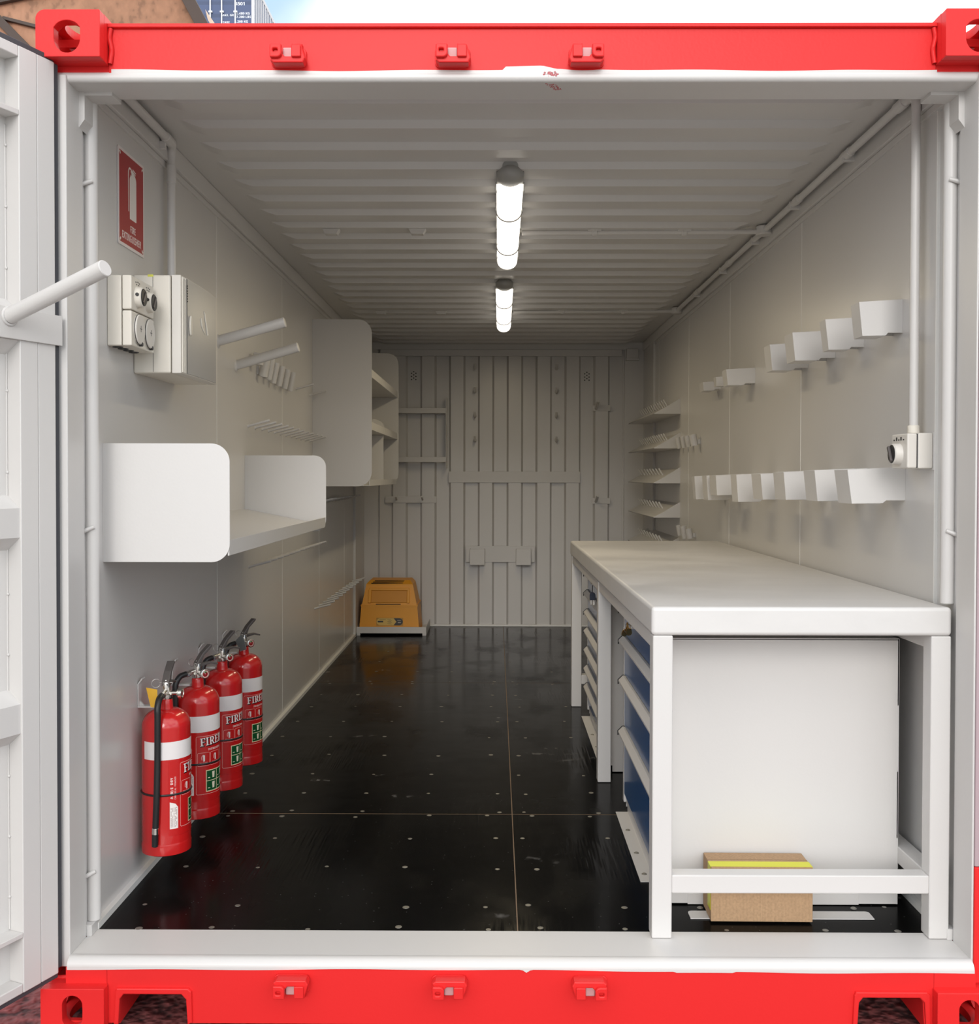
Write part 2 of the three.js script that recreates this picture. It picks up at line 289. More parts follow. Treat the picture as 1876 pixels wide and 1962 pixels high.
{
  const g = [];
  for (let i = 0; i < 90; i++) { const q = Math.pow(rnd(), 0.7), x = 0.058 + 0.03 * q + rr(-1, 1) * 0.016 * (1 - 0.5 * q), r = rr(0.0008, 0.0026); if (rnd() < 0.5) g.push(new THREE.SphereGeometry(1, 6, 4).scale(r * 1.3, r, 0.0004).translate(x, rr(2.2645, 2.276), -0.057)); else g.push(new THREE.SphereGeometry(1, 6, 4).scale(r, 0.0004, r * 1.6).translate(x + 0.012, 2.252, -0.07 - 0.05 * q)); }
  tag(mesh('overspray', g, std([0.5, 0.14, 0.15], 0.6), header), 'specks of red overspray on the white lip', null, null, 'stuff');
}
mesh('weld_bead', [-1, 1].map((s) => tube([[s * 1.052, 2.295, -0.055], [s * 1.048, 2.33, -0.056], [s * 1.053, 2.36, -0.055], [s * 1.05, 2.385, -0.056]], 0.006, 20, 8)), redPaint, header);
function bracket(parent, x, y, z, flip, mirror) {
  const b = part('lock_bracket', parent); b.position.set(x, y, z); b.rotation.z = flip ? Math.PI : 0; b.scale.x = mirror ? -1 : 1;
  mesh('base_plate', ext(rrect(-0.046, 0.044, -0.026, 0.022, [0.012, 0.016, 0.01, 0.008]), 0.008, 0, [], 0.002), redPaint, b);
  mesh('keeper', ext([[-0.042, -0.02], [-0.036, 0.016], [-0.02, 0.02], [-0.018, 0.004], [-0.006, -0.01], [0.014, -0.01], [0.012, 0.022], [0.036, 0.02], [0.046, -0.014], [0.04, -0.026], [-0.034, -0.026]], 0.034, 0.006, [], 0.003), redPaint, b);
  mesh('cam_hook', [ext(rrect(-0.042, -0.012, -0.016, 0.018, [0.004, 0.012, 0.004, 0.004]), 0.012, 0.038, [rrect(-0.034, -0.022, -0.002, 0.006, 0.003, 4)], 0.003), ext(rrect(0.012, 0.036, -0.014, 0.016, 0.003, 3), 0.01, 0.038, [], 0.002), bx(0.014, 0.034, 0.016, 0.034, 0, 0.01, 0.003)], redPaint, b);
  mesh('bare_steel', bx(-0.014, 0.012, -0.01, 0.018, 0.008, 0.026, 0.004), std([0.62, 0.36, 0.36], 0.5), b);
  return b;
}
for (const [x, m] of [[-0.592, false], [-0.174, false], [0.165, true]]) bracket(header, x, 2.311, -0.06, false, m);

const sill = struct('sill_beam', 'red steel sill beam across the bottom of the opening with a white painted top', (() => {
  const notch = (a, b) => [[a, -0.165], [a + 0.004, -0.1], [a + 0.016, -0.086], [b - 0.016, -0.086], [b - 0.004, -0.1], [b, -0.165]];
  const pts = [[-1.06, -0.021], [-1.06, -0.165], ...notch(-1.029, -0.853), ...notch(0.863, 1.036), [1.06, -0.165], [1.06, -0.021]].reverse();
  return [ext(pts, 0.012, -0.042, [], 0.001), bx(-1.16, 1.16, -0.06, -0.0455, -0.2, -0.0425, 0.001), bx(-0.84, 0.85, -0.172, -0.15, -0.2, -0.045, 0.004), bx(-1.2, 1.2, -0.19, -0.03, -0.42, -0.36, 0), bx(-1.166, -1.0605, -0.064, -0.021, -0.042, -0.0303, 0), bx(1.0605, 1.166, -0.064, -0.021, -0.042, -0.0303, 0)];
})(), redPaint);
mesh('white_top', [bx(-1.163, 1.163, -0.045, 0.0005, -0.204, -0.055, 0.0005), extX((() => { const o = [[-0.058, -0.022]]; for (let i = 0; i <= 10; i++) { const a = i / 10 * Math.PI / 2; o.push([-0.0505 + 0.0215 * Math.cos(a), -0.021 + 0.0215 * Math.sin(a)]); } o.push([-0.058, 0.0005]); return o; })(), -1.163, 1.163)], paint, sill);
{
  const low = edgeWave(-1.163, 1.163, (x) => -0.0245 + 0.002 * Math.sin(x * 3.1 + 2) + 0.0012 * Math.sin(x * 13 + 1) - (Math.abs(x - 0.018) < 0.012 ? 0.008 * (1 - Math.abs(x - 0.018) / 0.012) : 0) - (x > 0.4 && x < 0.55 ? 0.003 : 0), 260);
  mesh('white_paint_edge', ext([...low, [1.163, -0.0195], [-1.163, -0.0195]], 0.0014, -0.0302), paint, sill);
}
for (const [a, b] of [[-1.029, -0.853], [0.863, 1.036]]) mesh('pocket_lip', ext([[a - 0.012, -0.165], [a - 0.008, -0.082], [a - 0.004, -0.072], [b + 0.004, -0.072], [b + 0.012, -0.08], [b + 0.014, -0.16], [b + 0.002, -0.165], [b - 0.002, -0.1], [b - 0.014, -0.087], [a + 0.014, -0.087], [a + 0.004, -0.1], [a, -0.165]].reverse(), 0.012, -0.034, [], 0.003), redPaint, sill);
for (const [a, b] of [[-1.029, -0.853], [0.863, 1.036]]) mesh('pocket_side', [bx(a - 0.01, a, -0.17, -0.075, -0.36, -0.04, 0), bx(b, b + 0.01, -0.17, -0.075, -0.36, -0.04, 0), bx(a, b, -0.085, -0.075, -0.36, -0.04, 0)], redPaint, sill);
for (const [x, m] of [[-0.582, true], [-0.179, true], [0.178, false]]) bracket(sill, x, -0.06, -0.03, true, m);

function casting(sx, top) {
  const w = 0.162, h = 0.118, d = 0.178, t = 0.03, y0 = 0, out = [];
  const rc = [0.003, 0.003, 0.003, 0.003]; rc[top ? (sx < 0 ? 3 : 2) : (sx < 0 ? 0 : 1)] = 0.024;
  const shield = []; { const cx = 0, hw = 0.033; for (let i = 0; i <= 16; i++) { const a = Math.PI + Math.PI * i / 16; shield.push([cx + hw * Math.cos(a), -0.005 + 0.036 * Math.sin(a)]); } shield.push([hw, 0.022]); for (let i = 0; i <= 10; i++) { const a = Math.PI * (0.15 + 0.7 * i / 10); shield.push([cx + hw * 1.02 * Math.cos(a), 0.014 + 0.026 * Math.sin(a)]); } shield.push([-hw, 0.022]); }
  const oval = []; for (let i = 0; i < 28; i++) { const a = 2 * Math.PI * i / 28; oval.push([0.026 * Math.cos(a), 0.0155 * Math.sign(Math.sin(a)) + 0.026 * Math.sin(a)]); }
  const off = (pts, x, y) => pts.map((q) => [q[0] + x, q[1] + y]);
  out.push(ext(rrect(-w / 2, w / 2, -h / 2, h / 2, rc, 8), t, d / 2 - t, [top ? off(shield, sx * 0.002, -0.008) : off(oval, sx * 0.0, 0)], 0.0015));
  const side = ext(rrect(-d / 2, d / 2 - t, -h / 2 + 0.0222, h / 2 - 0.0222, 0.001, 2), 0.018, 0, [off(oval.map((q) => [q[0] * 1.35, q[1] * 0.92]), -0.012, top ? -0.006 : 0)], 0.001);
  out.push(side.clone().rotateY(-Math.PI / 2).translate(sx < 0 ? -w / 2 + 0.018 : w / 2, 0, 0));
  out.push(bx(sx < 0 ? w / 2 - 0.024 : -w / 2, sx < 0 ? w / 2 : -w / 2 + 0.024, -h / 2 + 0.0221, h / 2 - 0.0221, -d / 2, d / 2 - t, 0));
  const cap = ext(rrect(-w / 2, w / 2, -d / 2 + t, d / 2, 0, 2), 0.022, 0, [off(oval.map((q) => [q[1] * 0.8, q[0] * 2.2]), sx * 0.004, 0.012)], 0).rotateX(-Math.PI / 2);
  out.push(cap.clone().translate(0, top ? h / 2 - 0.022 : -h / 2, 0));
  out.push(bx(-w / 2, w / 2, top ? -h / 2 : h / 2 - 0.022, top ? -h / 2 + 0.022 : h / 2, -d / 2, d / 2 - t, 0));
  return out;
}
for (const [sx, top, lab] of [[-1, true, 'red corner casting above the left door hinge, with a shield-shaped hole'], [1, true, 'red corner casting at the upper right end of the header beam, cut by the frame'], [-1, false, 'red corner casting beside the left end of the sill, with an upright oval hole'], [1, false, 'red corner casting at the lower right end of the sill beam']]) {
  const m = mesh('corner_casting', casting(sx, top), redPaint, null); m.position.set(sx * 1.138, top ? 2.351 : -0.122, -0.089); tag(m, lab, 'corner casting', 'four red corner castings of the container');
  mesh('weld_bead', top ? tube([[-0.07, -0.056, -0.002], [0, -0.063, 0.004], [0.07, -0.056, -0.002]], 0.006, 12, 6) : tube([[-0.08, 0.06, 0.03], [-0.02, 0.062, 0.029], [0.03, 0.06, 0.031], [0.08, 0.061, 0.03]], 0.006, 16, 6), redPaint, m);
}
for (const s of [-1, 1]) {
  const X = (a, b) => (s < 0 ? [-b, -a] : [a, b]);
  const p = struct('corner_post', s < 0 ? 'white left door post beside the open door leaf' : 'white right door post with a red outer face', [bx(...X(1.163, s < 0 ? 1.2 : 1.169), -0.03, 2.268, -0.157, -0.05, 0.003), bx(...X(1.168, 1.2), 0, 2.268, -0.16, -0.15, 0)], paint);
  mesh('outer_face', s < 0 ? bx(-1.219, -1.2, -0.06, 2.29, -0.16, -0.056, 0.002) : bx(1.169, 1.219, -0.06, 0.24, -0.16, -0.047, 0.003), redPaint, p);
  if (s > 0) mesh('outer_face', bx(1.169, 1.219, 0.241, 2.29, -0.16, -0.047, 0.003), std([0.4, 0.3, 0.32], 0.5), p).userData.label = 'greyish pink oversprayed face';
  mesh('recess_liner', bx(...X(1.1725, 1.1758), 0, 2.36, s < 0 ? -0.262 : -0.302, -0.15, 0), paint, p);
  mesh('lashing_bar', rod(V(s * 1.159, s < 0 ? 0.03 : 0.9, -0.2), V(s * 1.159, 2.262, -0.2), 0.0185, 0.0185, 20), paint, p);
  for (const y of s < 0 ? [2.03, 1.10, 0.165] : [2.035, 1.095]) mesh('lashing_ring', rod(V(s * 1.178, y - 0.01, -0.17), V(s * 1.147, y + 0.004, -0.181), 0.006, 0.006, 10), paint, p);
  mesh('gusset', [ext([[0, 0], [0.016, 0.022], [0.016, 0.098], [0, 0.098]].map((q) => [s < 0 ? q[0] : -q[0], q[1]]), 0.07, -0.2), bx(...X(1.075, 1.175), 2.2435, 2.257, -0.2, -0.132, 0.002)].map((g, i) => (i ? g : g.translate(s * -1.1635 * -1, 2.158, 0))), paint, p);
  mesh('foot', bx(...X(1.15, 1.19), 0.0, 0.03, -0.225, -0.16, 0.002), paint, p);
}
for (const s of [-1, 1]) struct('bottom_rail', s < 0 ? 'red bottom side rail under the left wall' : 'red bottom side rail under the right wall', bx(s < 0 ? -1.219 : 1.14, s < 0 ? -1.14 : 1.219, -0.185, -0.05, -6.0, -0.43, 0.002), redPaint);

// left door leaf, swung open past square
{
  const d = new THREE.Group(); d.name = 'door_1'; d.position.set(-1.179, 0, -0.026); d.rotation.y = -1.972; scene.add(d);
  tag(d, 'white steel door leaf swung open at the left edge of the frame', null, null, 'structure');
  const y0 = -0.033, y1 = 2.287, W = 1.14;
  mesh('door_frame', [bx(0.004, 0.06, y0, y1, 0, 0.05, 0.003), bx(0.0605, 0.116, y0, y1, -0.0008, 0.05, 0.003), bx(W - 0.1, W, y0, y1, 0, 0.05, 0.003), bx(0.116, W - 0.1, y1 - 0.028, y1, 0, 0.05, 0.003), bx(0.116, W - 0.1, y0, y0 + 0.024, 0, 0.05, 0.003), bx(0.116, W - 0.1, 2.118, 2.132, -0.001, 0.05, 0.002), bx(0.116, W - 0.1, 0.105, 0.117, -0.001, 0.05, 0.002)], paint, d);
  const prof = [[0.03, y0]]; for (const c of [0.645, 1.126, 1.607]) prof.push([0.044, c - 0.068], [0.004, c - 0.036], [0.004, c + 0.036], [0.044, c + 0.068]);
  const pts = [[0.06, y0 + 0.02], ...prof.slice(1).map((q) => [q[0], q[1]]), [0.044, y1 - 0.02], [0.06, y1 - 0.02]]; pts.splice(1, 0, [0.044, y0 + 0.02]);
  mesh('corrugated_panel', extX(pts, 0.11, W - 0.09), paint, d);
  mesh('weld_bead', [0.2, 0.35, 0.5, 0.8, 0.95, 1.25, 1.45, 1.75, 1.9, 2.05].map((y) => new THREE.SphereGeometry(0.004, 6, 5).translate(0.118, y, 0.042)).concat([tube([[0.118, 0.12, 0.043], [0.118, 0.8, 0.044], [0.118, 1.5, 0.043], [0.118, 2.1, 0.044]], 0.0025, 30, 5)]), paint, d);
  mesh('gasket', [bx(-0.012, 0.004, y0 + 0.01, y1, 0.004, 0.028, 0.003), bx(0, W, y1, y1 + 0.016, 0.006, 0.03, 0.003), bx(0, W, y0 - 0.014, y0, 0.006, 0.03, 0.003)], std([0.05, 0.052, 0.06], 0.6), d);
  mesh('mounting_plate', bx(-0.012, 0.62, 1.572, 1.648, -0.007, -0.0008, 0.0015), paint, d);
  mesh('storage_peg', [rod(V(0.152, 1.625, -0.006), V(0.152, 1.717, -0.306), 0.0195, 0.0195, 24, 0.08), new THREE.TorusGeometry(0.021, 0.004, 6, 18).translate(0.152, 1.625, -0.008)], paint, d);
}

// ---------------------------------------------------------------- ceiling lights, conduits, clips
function battenLight(label, z0, z1, xa, xb) {
  const L = z0 - z1, cx = (xa + xb) / 2, t = thing('ceiling_light', label, 'ceiling light', [cx, 2.352, z0], Math.atan2(xa - xb, L) * 1, 'batten lights on the ceiling');
  const prof = (w, h, n = 12, e = 0.62) => { const o = []; for (let i = 0; i <= n; i++) { const a = Math.PI * i / n; o.push([w * Math.cos(a), -h * Math.pow(Math.sin(a), e)]); } return o; };
  mesh('housing', [ext([...prof(0.05, 0.028, 10, 0.4), [-0.05, 0.0], [-0.03, 0.016], [0.03, 0.016]].reverse(), L - 0.06, -L + 0.03, [], 0.003).translate(0, -0.026, 0)], lampGrey, t);
  const capG = (s) => { const g = new THREE.SphereGeometry(1, 20, 12).scale(0.05, 0.034, 0.075); return g.translate(0, -0.034, s > 0 ? -0.055 : -L + 0.055); };
  mesh('end_cap', [capG(1), ext(rrect(-0.028, 0.028, -0.045, 0.006, 0.02, 6), 0.06, -0.06, [], 0.004)], lampGrey, t);
  mesh('end_cap', capG(-1), lampGrey, t);
  const dif = mesh('diffuser', ext([...prof(0.049, 0.052, 18, 0.75), [-0.049, 0]].slice(0, -1), L - 0.15, -L + 0.05, [], 0.004).translate(0, -0.05, 0), glowMat, t);
  mesh('rounded_end', new THREE.SphereGeometry(1, 18, 10).scale(0.044, 0.045, 0.05).translate(0, -0.052, -L + 0.055), glowMat, dif);
  for (const k of [0.26, 0.74]) mesh('band', tube(prof(0.05, 0.053, 14, 0.75).map((q) => [q[0] * 1.03, q[1] * 1.03 - 0.05, -0.1 - (L - 0.15) * k]), 0.0026, 30, 6), std([0.2, 0.19, 0.18], 0.6), t);
  for (let i = 0; i < 5; i++) for (const s of [-1, 1]) mesh('clip', bx(s * 0.05 - 0.004, s * 0.05 + 0.004, -0.068, -0.035, -0.16 - i * (L - 0.3) / 4, -0.13 - i * (L - 0.3) / 4, 0.002), lampGrey, t);
  const li = new THREE.RectAreaLight(LAMP_COLOR, LAMP, 0.085, L - 0.16); li.position.set(0, -0.112, -L / 2); li.rotation.x = -Math.PI / 2; t.add(li);
  return t;
}
battenLight('glowing white batten light nearest the opening on the ceiling', -1.06, -2.5, -0.016, -0.012);
battenLight('glowing white batten light farther inside, beyond the first', -3.15, -4.68, -0.021, -0.014);

const conduitPaint = paint;
{
  const c = thing('conduit', 'white conduit bending down from the left ceiling corner into the switchboard', 'conduit', [-1.139, 1.85, -0.83]);
  mesh('pipe', [rod(V(0, 0.005, 0), V(0, 0.43, 0), 0.0135, 0.0135, 16), tube([[0, 0.42, 0], [0.001, 0.452, 0.002], [0.006, 0.472, 0.014], [0.012, 0.478, 0.035], [0.014, 0.48, 0.07]], 0.0138, 20, 12), rod(V(0.014, 0.48, 0.05), V(0.014, 0.48, 0.62), 0.0135, 0.0135, 16)], conduitPaint, c);
  each('sleeve', [rod(V(0.013, 0.479, 0.04), V(0.014, 0.48, 0.11), 0.0165, 0.0165, 16), rod(V(0, 0.36, 0), V(0, 0.42, 0), 0.0158, 0.0158, 16)], conduitPaint, c);
  mesh('strap', [bx(-0.018, 0.012, 0.442, 0.47, 0.085, 0.1, 0.003)], conduitPaint, c);
}
{
  const c = thing('conduit', 'white conduit running down the right wall into the isolator switch', 'conduit', [1.132, 1.378, -0.368]);
  mesh('pipe', [rod(V(0, 0, 0), V(0, 0.922, 0), 0.0128, 0.0128, 16), tube([[0, 0.912, 0], [0, 0.937, -0.002], [-0.004, 0.949, -0.014], [-0.01, 0.952, -0.045], [-0.012, 0.952, -0.08]], 0.0132, 18, 12)], conduitPaint, c);
  mesh('coupling', [rod(V(0, -0.012, 0), V(0, 0.012, 0), 0.0165, 0.0165, 16)], plasticW, c);
  mesh('sleeve', rod(V(-0.011, 0.952, -0.05), V(-0.012, 0.952, -0.11), 0.0165, 0.0165, 16), conduitPaint, c);
}
{
  const c = thing('conduit', 'long white conduit along the right ceiling corner over the workbench', 'conduit', [1.12, 2.33, -0.45]);
  mesh('pipe', rod(V(0, 0, 0), V(0, 0, -3.78), 0.0128, 0.0128, 16), conduitPaint, c);
  each('sleeve', [[-0.42, -0.5], [-1.0, -1.06], [-2.2, -2.26], [-3.0, -3.06]].map(([a, b]) => rod(V(0, 0, a), V(0, 0, b), 0.016, 0.016, 16)), conduitPaint, c);
  each('junction_box', [-1.53, -3.72].map((z) => rod(V(-0.002, -0.022, z), V(-0.002, 0.018, z), 0.036, 0.036, 24)), conduitPaint, c);
  for (const z of [-0.47, -1.1, -1.72, -2.4, -3.1]) mesh('strap', bx(-0.014, 0.03, -0.022, 0.012, z - 0.009, z + 0.009, 0.004), conduitPaint, c);
}
for (const [z, lab, yb] of [[-1.98, 'white conduit crossing the ceiling from the near light to the right wall', 2.318], [-4.17, 'white conduit crossing the ceiling from the far light to the right wall', 2.318]]) {
  const c = thing('conduit', lab, 'conduit', [0.05, yb, z]);
  mesh('pipe', [rod(V(0, 0, 0), V(1.04, 0.006, 0), 0.0115, 0.0115, 14)], conduitPaint, c);
  for (const x of [0.32, 0.715]) mesh('saddle', [bx(x - 0.03, x + 0.03, 0.006, 0.014, -0.012, 0.02, 0.002), rod(V(x - 0.012, 0.002, 0), V(x + 0.012, 0.002, 0), 0.0155, 0.0155, 14), rod(V(x, -0.014, 0), V(x, -0.006, 0), 0.008, 0.008, 10)], conduitPaint, c);
}
{
  let first = null;
  for (const [x, z, lab] of [[-0.79, -1.965, 'small white hat bracket on the ceiling left of the near light, nearer the left wall'], [-0.41, -1.965, 'small white hat bracket on the ceiling close to the left of the near light'], [-0.82, -4.2, 'small white hat bracket on the ceiling above the tall shelf'], [-0.425, -4.2, 'small white hat bracket on the ceiling close to the left of the far light']]) {
    if (!first) { first = thing('ceiling_bracket', lab, 'bracket', [x, 2.328, z], 0, 'hat brackets on the left of the ceiling'); mesh('plate', ext([[-0.038, 0], [-0.026, -0.022], [0.026, -0.022], [0.038, 0]].reverse(), 0.045, -0.022, [], 0.001), paint, first); mesh('flange', bx(-0.036, 0.03, -0.004, 0.001, -0.04, -0.02, 0.001), paint, first); } else copyOf(first, [x, 2.328, z], 0, lab);
  }
}

// ---------------------------------------------------------------- left wall: sign, switchboard, outlet
{
  const z0 = -0.408, z1 = -0.63, y0 = 1.92, y1 = 2.205, t = thing('fire_sign', 'red and white fire extinguisher sign on the left wall above the switchboard', 'sign', [-1.165, (y0 + y1) / 2, (z0 + z1) / 2], Math.PI / 2);
  const w = z0 - z1, h = y1 - y0;
  mesh('plate', ext(rrect(-w / 2, w / 2, -h / 2, h / 2, 0.008, 5), 0.002, 0.001, [], 0.0004), whiteVinyl, t);
  const tex = canvasTex(512, 660, (x, W, H) => {
    x.fillStyle = '#e9dedb'; x.fillRect(0, 0, W, H); x.fillStyle = '#a3131c'; x.beginPath(); x.roundRect(18, 18, W - 36, H - 36, 12); x.fill();
    x.fillStyle = '#e9e2dc'; x.beginPath(); x.moveTo(232, 150); x.lineTo(232, 130); x.quadraticCurveTo(236, 104, 268, 98); x.lineTo(330, 128); x.quadraticCurveTo(352, 142, 352, 172); x.lineTo(352, 448); x.lineTo(220, 448); x.lineTo(220, 172); x.quadraticCurveTo(222, 156, 232, 150); x.fill();
    x.strokeStyle = '#e9e2dc'; x.lineWidth = 14; x.beginPath(); x.moveTo(262, 104); x.quadraticCurveTo(196, 70, 194, 150); x.lineTo(200, 400); x.stroke(); x.lineWidth = 9; x.beginPath(); x.moveTo(270, 100); x.lineTo(336, 116); x.moveTo(278, 88); x.lineTo(344, 100); x.stroke();
    x.fillStyle = '#a3131c'; x.beginPath(); x.arc(243, 128, 12, 0, 7); x.fill();
    x.fillStyle = '#e9dedb'; x.textAlign = 'center'; x.font = 'bold 66px sans-serif'; x.save(); x.translate(W / 2 + 26, 0); x.scale(0.78, 1); x.fillText('FIRE', 0, 540); x.restore(); x.save(); x.translate(W / 2, 0); x.scale(0.8, 1.05); x.fillText('EXTINGUISHER', 0, 580); x.restore();
    for (const [a, b] of [[40, 40], [W - 40, 40], [40, H - 40], [W - 40, H - 40]]) { x.beginPath(); x.arc(a, b, 9, 0, 7); x.fill(); }
  });
  mesh('print', new THREE.PlaneGeometry(w - 0.003, h - 0.003).translate(0, 0, 0.0034), std([1, 1, 1], 0.35, 0, { map: tex }), t, true);
  each('screw', [[-1, -1], [-1, 1], [1, -1], [1, 1]].map(([a, b]) => lathe([[0, 0.0012], [0.002, 0.0011], [0.0038, 0]], 8).rotateX(Math.PI / 2).translate(a * (w / 2 - 0.015), b * (h / 2 - 0.015), 0.0034)), plasticW, t);
}
{
  // switchboard: local x runs away from the opening (-z), local z out of the wall
  const t = thing('switchboard', 'white switchboard box with a bowed grey door, behind the power outlet', 'switchboard', [-1.165, 1.703, -0.74], Math.PI / 2);
  const w = 0.404, h = 0.298;       // along the wall, height
  mesh('case', [bx(-w / 2, w / 2, -h / 2, h / 2, 0, 0.114, 0.006)], plasticW, t);
  each('knockout_outline', [bx(-w / 2 - 0.0006, -w / 2, -h / 2 + 0.004, -h / 2 + 0.09, 0.06, 0.0612, 0), bx(-w / 2 - 0.0006, -w / 2, -h / 2 + 0.089, -h / 2 + 0.09, 0.03, 0.06, 0), bx(-w / 2 - 0.0006, -w / 2, h / 2 - 0.09, h / 2 - 0.004, 0.06, 0.0612, 0)], dark, t);
  const bow = (x) => 0.145 + 0.005 * (1 - (x / (w / 2)) ** 2);
  const pr = []; for (let i = 0; i <= 14; i++) { const x = -w / 2 + w * i / 14; pr.push([x, bow(x)]); }
  const door = mesh('door', ext([[-w / 2, 0.118], ...pr, [w / 2, 0.118]].reverse(), h, -h / 2, [], 0.002).rotateX(-Math.PI / 2).applyMatrix4(new THREE.Matrix4().makeScale(1, 1, -1)), plasticG, t);
  { const g = door.geometry, idx = g.attributes.position; for (let i = 0; i < idx.count; i += 3) for (const k of ['position', 'normal', 'uv']) { const a = g.attributes[k], s = a.itemSize; for (let c = 0; c < s; c++) { const q = a.array[(i + 1) * s + c]; a.array[(i + 1) * s + c] = a.array[(i + 2) * s + c]; a.array[(i + 2) * s + c] = q; } } g.computeVertexNormals(); }
  const pane = []; for (let i = 0; i <= 12; i++) { const x = -w / 2 + 0.052 + (w - 0.075) * i / 12; pane.push([x, bow(x) + 0.0022]); }
  const pg = new THREE.BufferGeometry(), pv = []; for (let i = 0; i < 12; i++) { const [a, p] = pane[i], [b, q] = pane[i + 1], e = 0.0035; const Y0 = -h / 2 + 0.004, Y1 = h / 2 - 0.004; pv.push(a, Y0, p, b, Y0, q, b, Y1, q, a, Y0, p, b, Y1, q, a, Y1, p, a, Y1, p, b, Y1, q, b, Y1, q - e, a, Y1, p, b, Y1, q - e, a, Y1, p - e, a, Y0, p - e, b, Y0, q - e, b, Y0, q, a, Y0, p - e, b, Y0, q, a, Y0, p); }
  pg.setAttribute('position', new THREE.Float32BufferAttribute(pv, 3)); pg.computeVertexNormals();
  mesh('door_pane', faceted(pg, 25), doorGrey, door);
  each('rib', [-0.192, -0.179, -0.166].map((x) => bx(x, x + 0.004, -h / 2 + 0.004, h / 2 - 0.004, bow(x) - 0.001, bow(x) + 0.003, 0.001)), plasticW, door);
  const hd = []; for (let i = 0; i < 24; i++) { const a = 2 * Math.PI * i / 24; hd.push([0.011 * Math.cos(a), 0.031 * Math.sin(a)]); }
  mesh('handle', ext(hd, 0.006, bow(0.13) + 0.003, [], 0.002).translate(-0.128, 0.005, 0), plasticW, door);
  each('peeled_film', [ext([[-0.02, 0.044], [-0.008, 0.048], [0.004, 0.02], [0.032, 0.0], [0.008, 0.008], [-0.012, 0.022]].reverse(), 0.001, bow(0) + 0.0026), ext([[-0.022, 0.016], [-0.006, 0.01], [0.03, -0.055], [0.014, -0.058]].reverse(), 0.001, bow(0) + 0.0026).translate(0.04, 0.058, 0)], std([0.85, 0.84, 0.8], 0.4), door);
  each('lettering', [0.075, 0.083, 0.091, 0.099, 0.107, 0.115, 0.122].map((y) => bx(-0.1515, -0.1475, y, y + 0.004, bow(0.15) + 0.002, bow(0.15) + 0.0035, 0)), dark, door);
  mesh('tape_scrap', bx(-w / 2 - 0.0009, -w / 2 + 0.0005, h / 2 - 0.006, h / 2 + 0.0008, 0.045, 0.062, 0.0003), std([0.7, 0.7, 0.1], 0.5), t);
}
{
  // combined switch and socket unit, local axes as above
  const t = thing('power_outlet', 'beige weatherproof outlet with two rotary switches over two capped sockets', 'power outlet', [-1.165, 1.711, -0.422], Math.PI / 2);
  const w = 0.192, top = 0.1, bot = -0.1;
  mesh('back_box', bx(-w / 2, w / 2, bot, top, 0, 0.041, 0.004), plasticW, t);
  const sw = part('switch_module', t);
  mesh('cover', bx(-w / 2, w / 2, 0.003, top, 0.043, 0.07, 0.004), plasticW, sw);
  for (const x of [0.043, -0.045]) {
    mesh('knob', lathe([[0, 0.018], [0.026, 0.018], [0.029, 0.015], [0.03, 0.003], [0.031, 0]], 26).rotateX(Math.PI / 2).translate(x, 0.044, 0.07), plasticW, sw);
    mesh('knob_face', [lathe([[0, 0.002], [0.023, 0.002], [0.025, 0]], 26).rotateX(Math.PI / 2).translate(x, 0.044, 0.088), new THREE.CylinderGeometry(0.005, 0.005, 0.004, 10).rotateZ(Math.PI / 2).translate(x - 0.0305, 0.048, 0.079)], black, sw);
    mesh('knob_grip', bx(-0.004, 0.004, -0.02, 0.02, 0, 0.003, 0.0012).rotateZ(-0.6).translate(x, 0.044, 0.0895), gunmetal, sw);
    mesh('lettering', [[-0.014, 0.084], [0.002, 0.086], [0.014, 0.084], [-0.008, 0.078], [0.008, 0.078]].map(([a, b]) => bx(x + a - 0.004, x + a + 0.004, b, b + 0.003, 0.07, 0.0704, 0)), dark, sw);
  }
  const so = part('socket_module', t);
  mesh('cover', bx(-w / 2, w / 2, bot, 0, 0.043, 0.07, 0.004), plasticW, so);
  for (const x of [0.044, -0.044]) {
    const o = []; for (let i = 0; i < 28; i++) { const a = 2 * Math.PI * i / 28; o.push([x + 0.038 * Math.cos(a), -0.048 + 0.043 * Math.sin(a)]); }
    mesh('socket_cap', ext(o, 0.01, 0.069, [], 0.003), plasticG, so);
    mesh('cap_rim', tube([...o, o[0]].map((q) => [q[0], q[1], 0.074]), 0.0012, 60, 5), dark, so);
    mesh('cap_latch', [new THREE.CylinderGeometry(0.006, 0.006, 0.01, 10).rotateX(Math.PI / 2).translate(x + 0.012, -0.089, 0.075), bx(x - 0.008, x + 0.008, -0.047, -0.0455, 0.079, 0.0796, 0), bx(x - 0.001, x + 0.001, -0.055, -0.037, 0.079, 0.0796, 0)], dark, so);
  }
  each('conduit_entry', [-0.066, -0.024, 0.02, 0.064].map((x) => new THREE.TorusGeometry(0.013, 0.0025, 6, 16).rotateX(Math.PI / 2).translate(x, bot, 0.02)), dark, t);
}

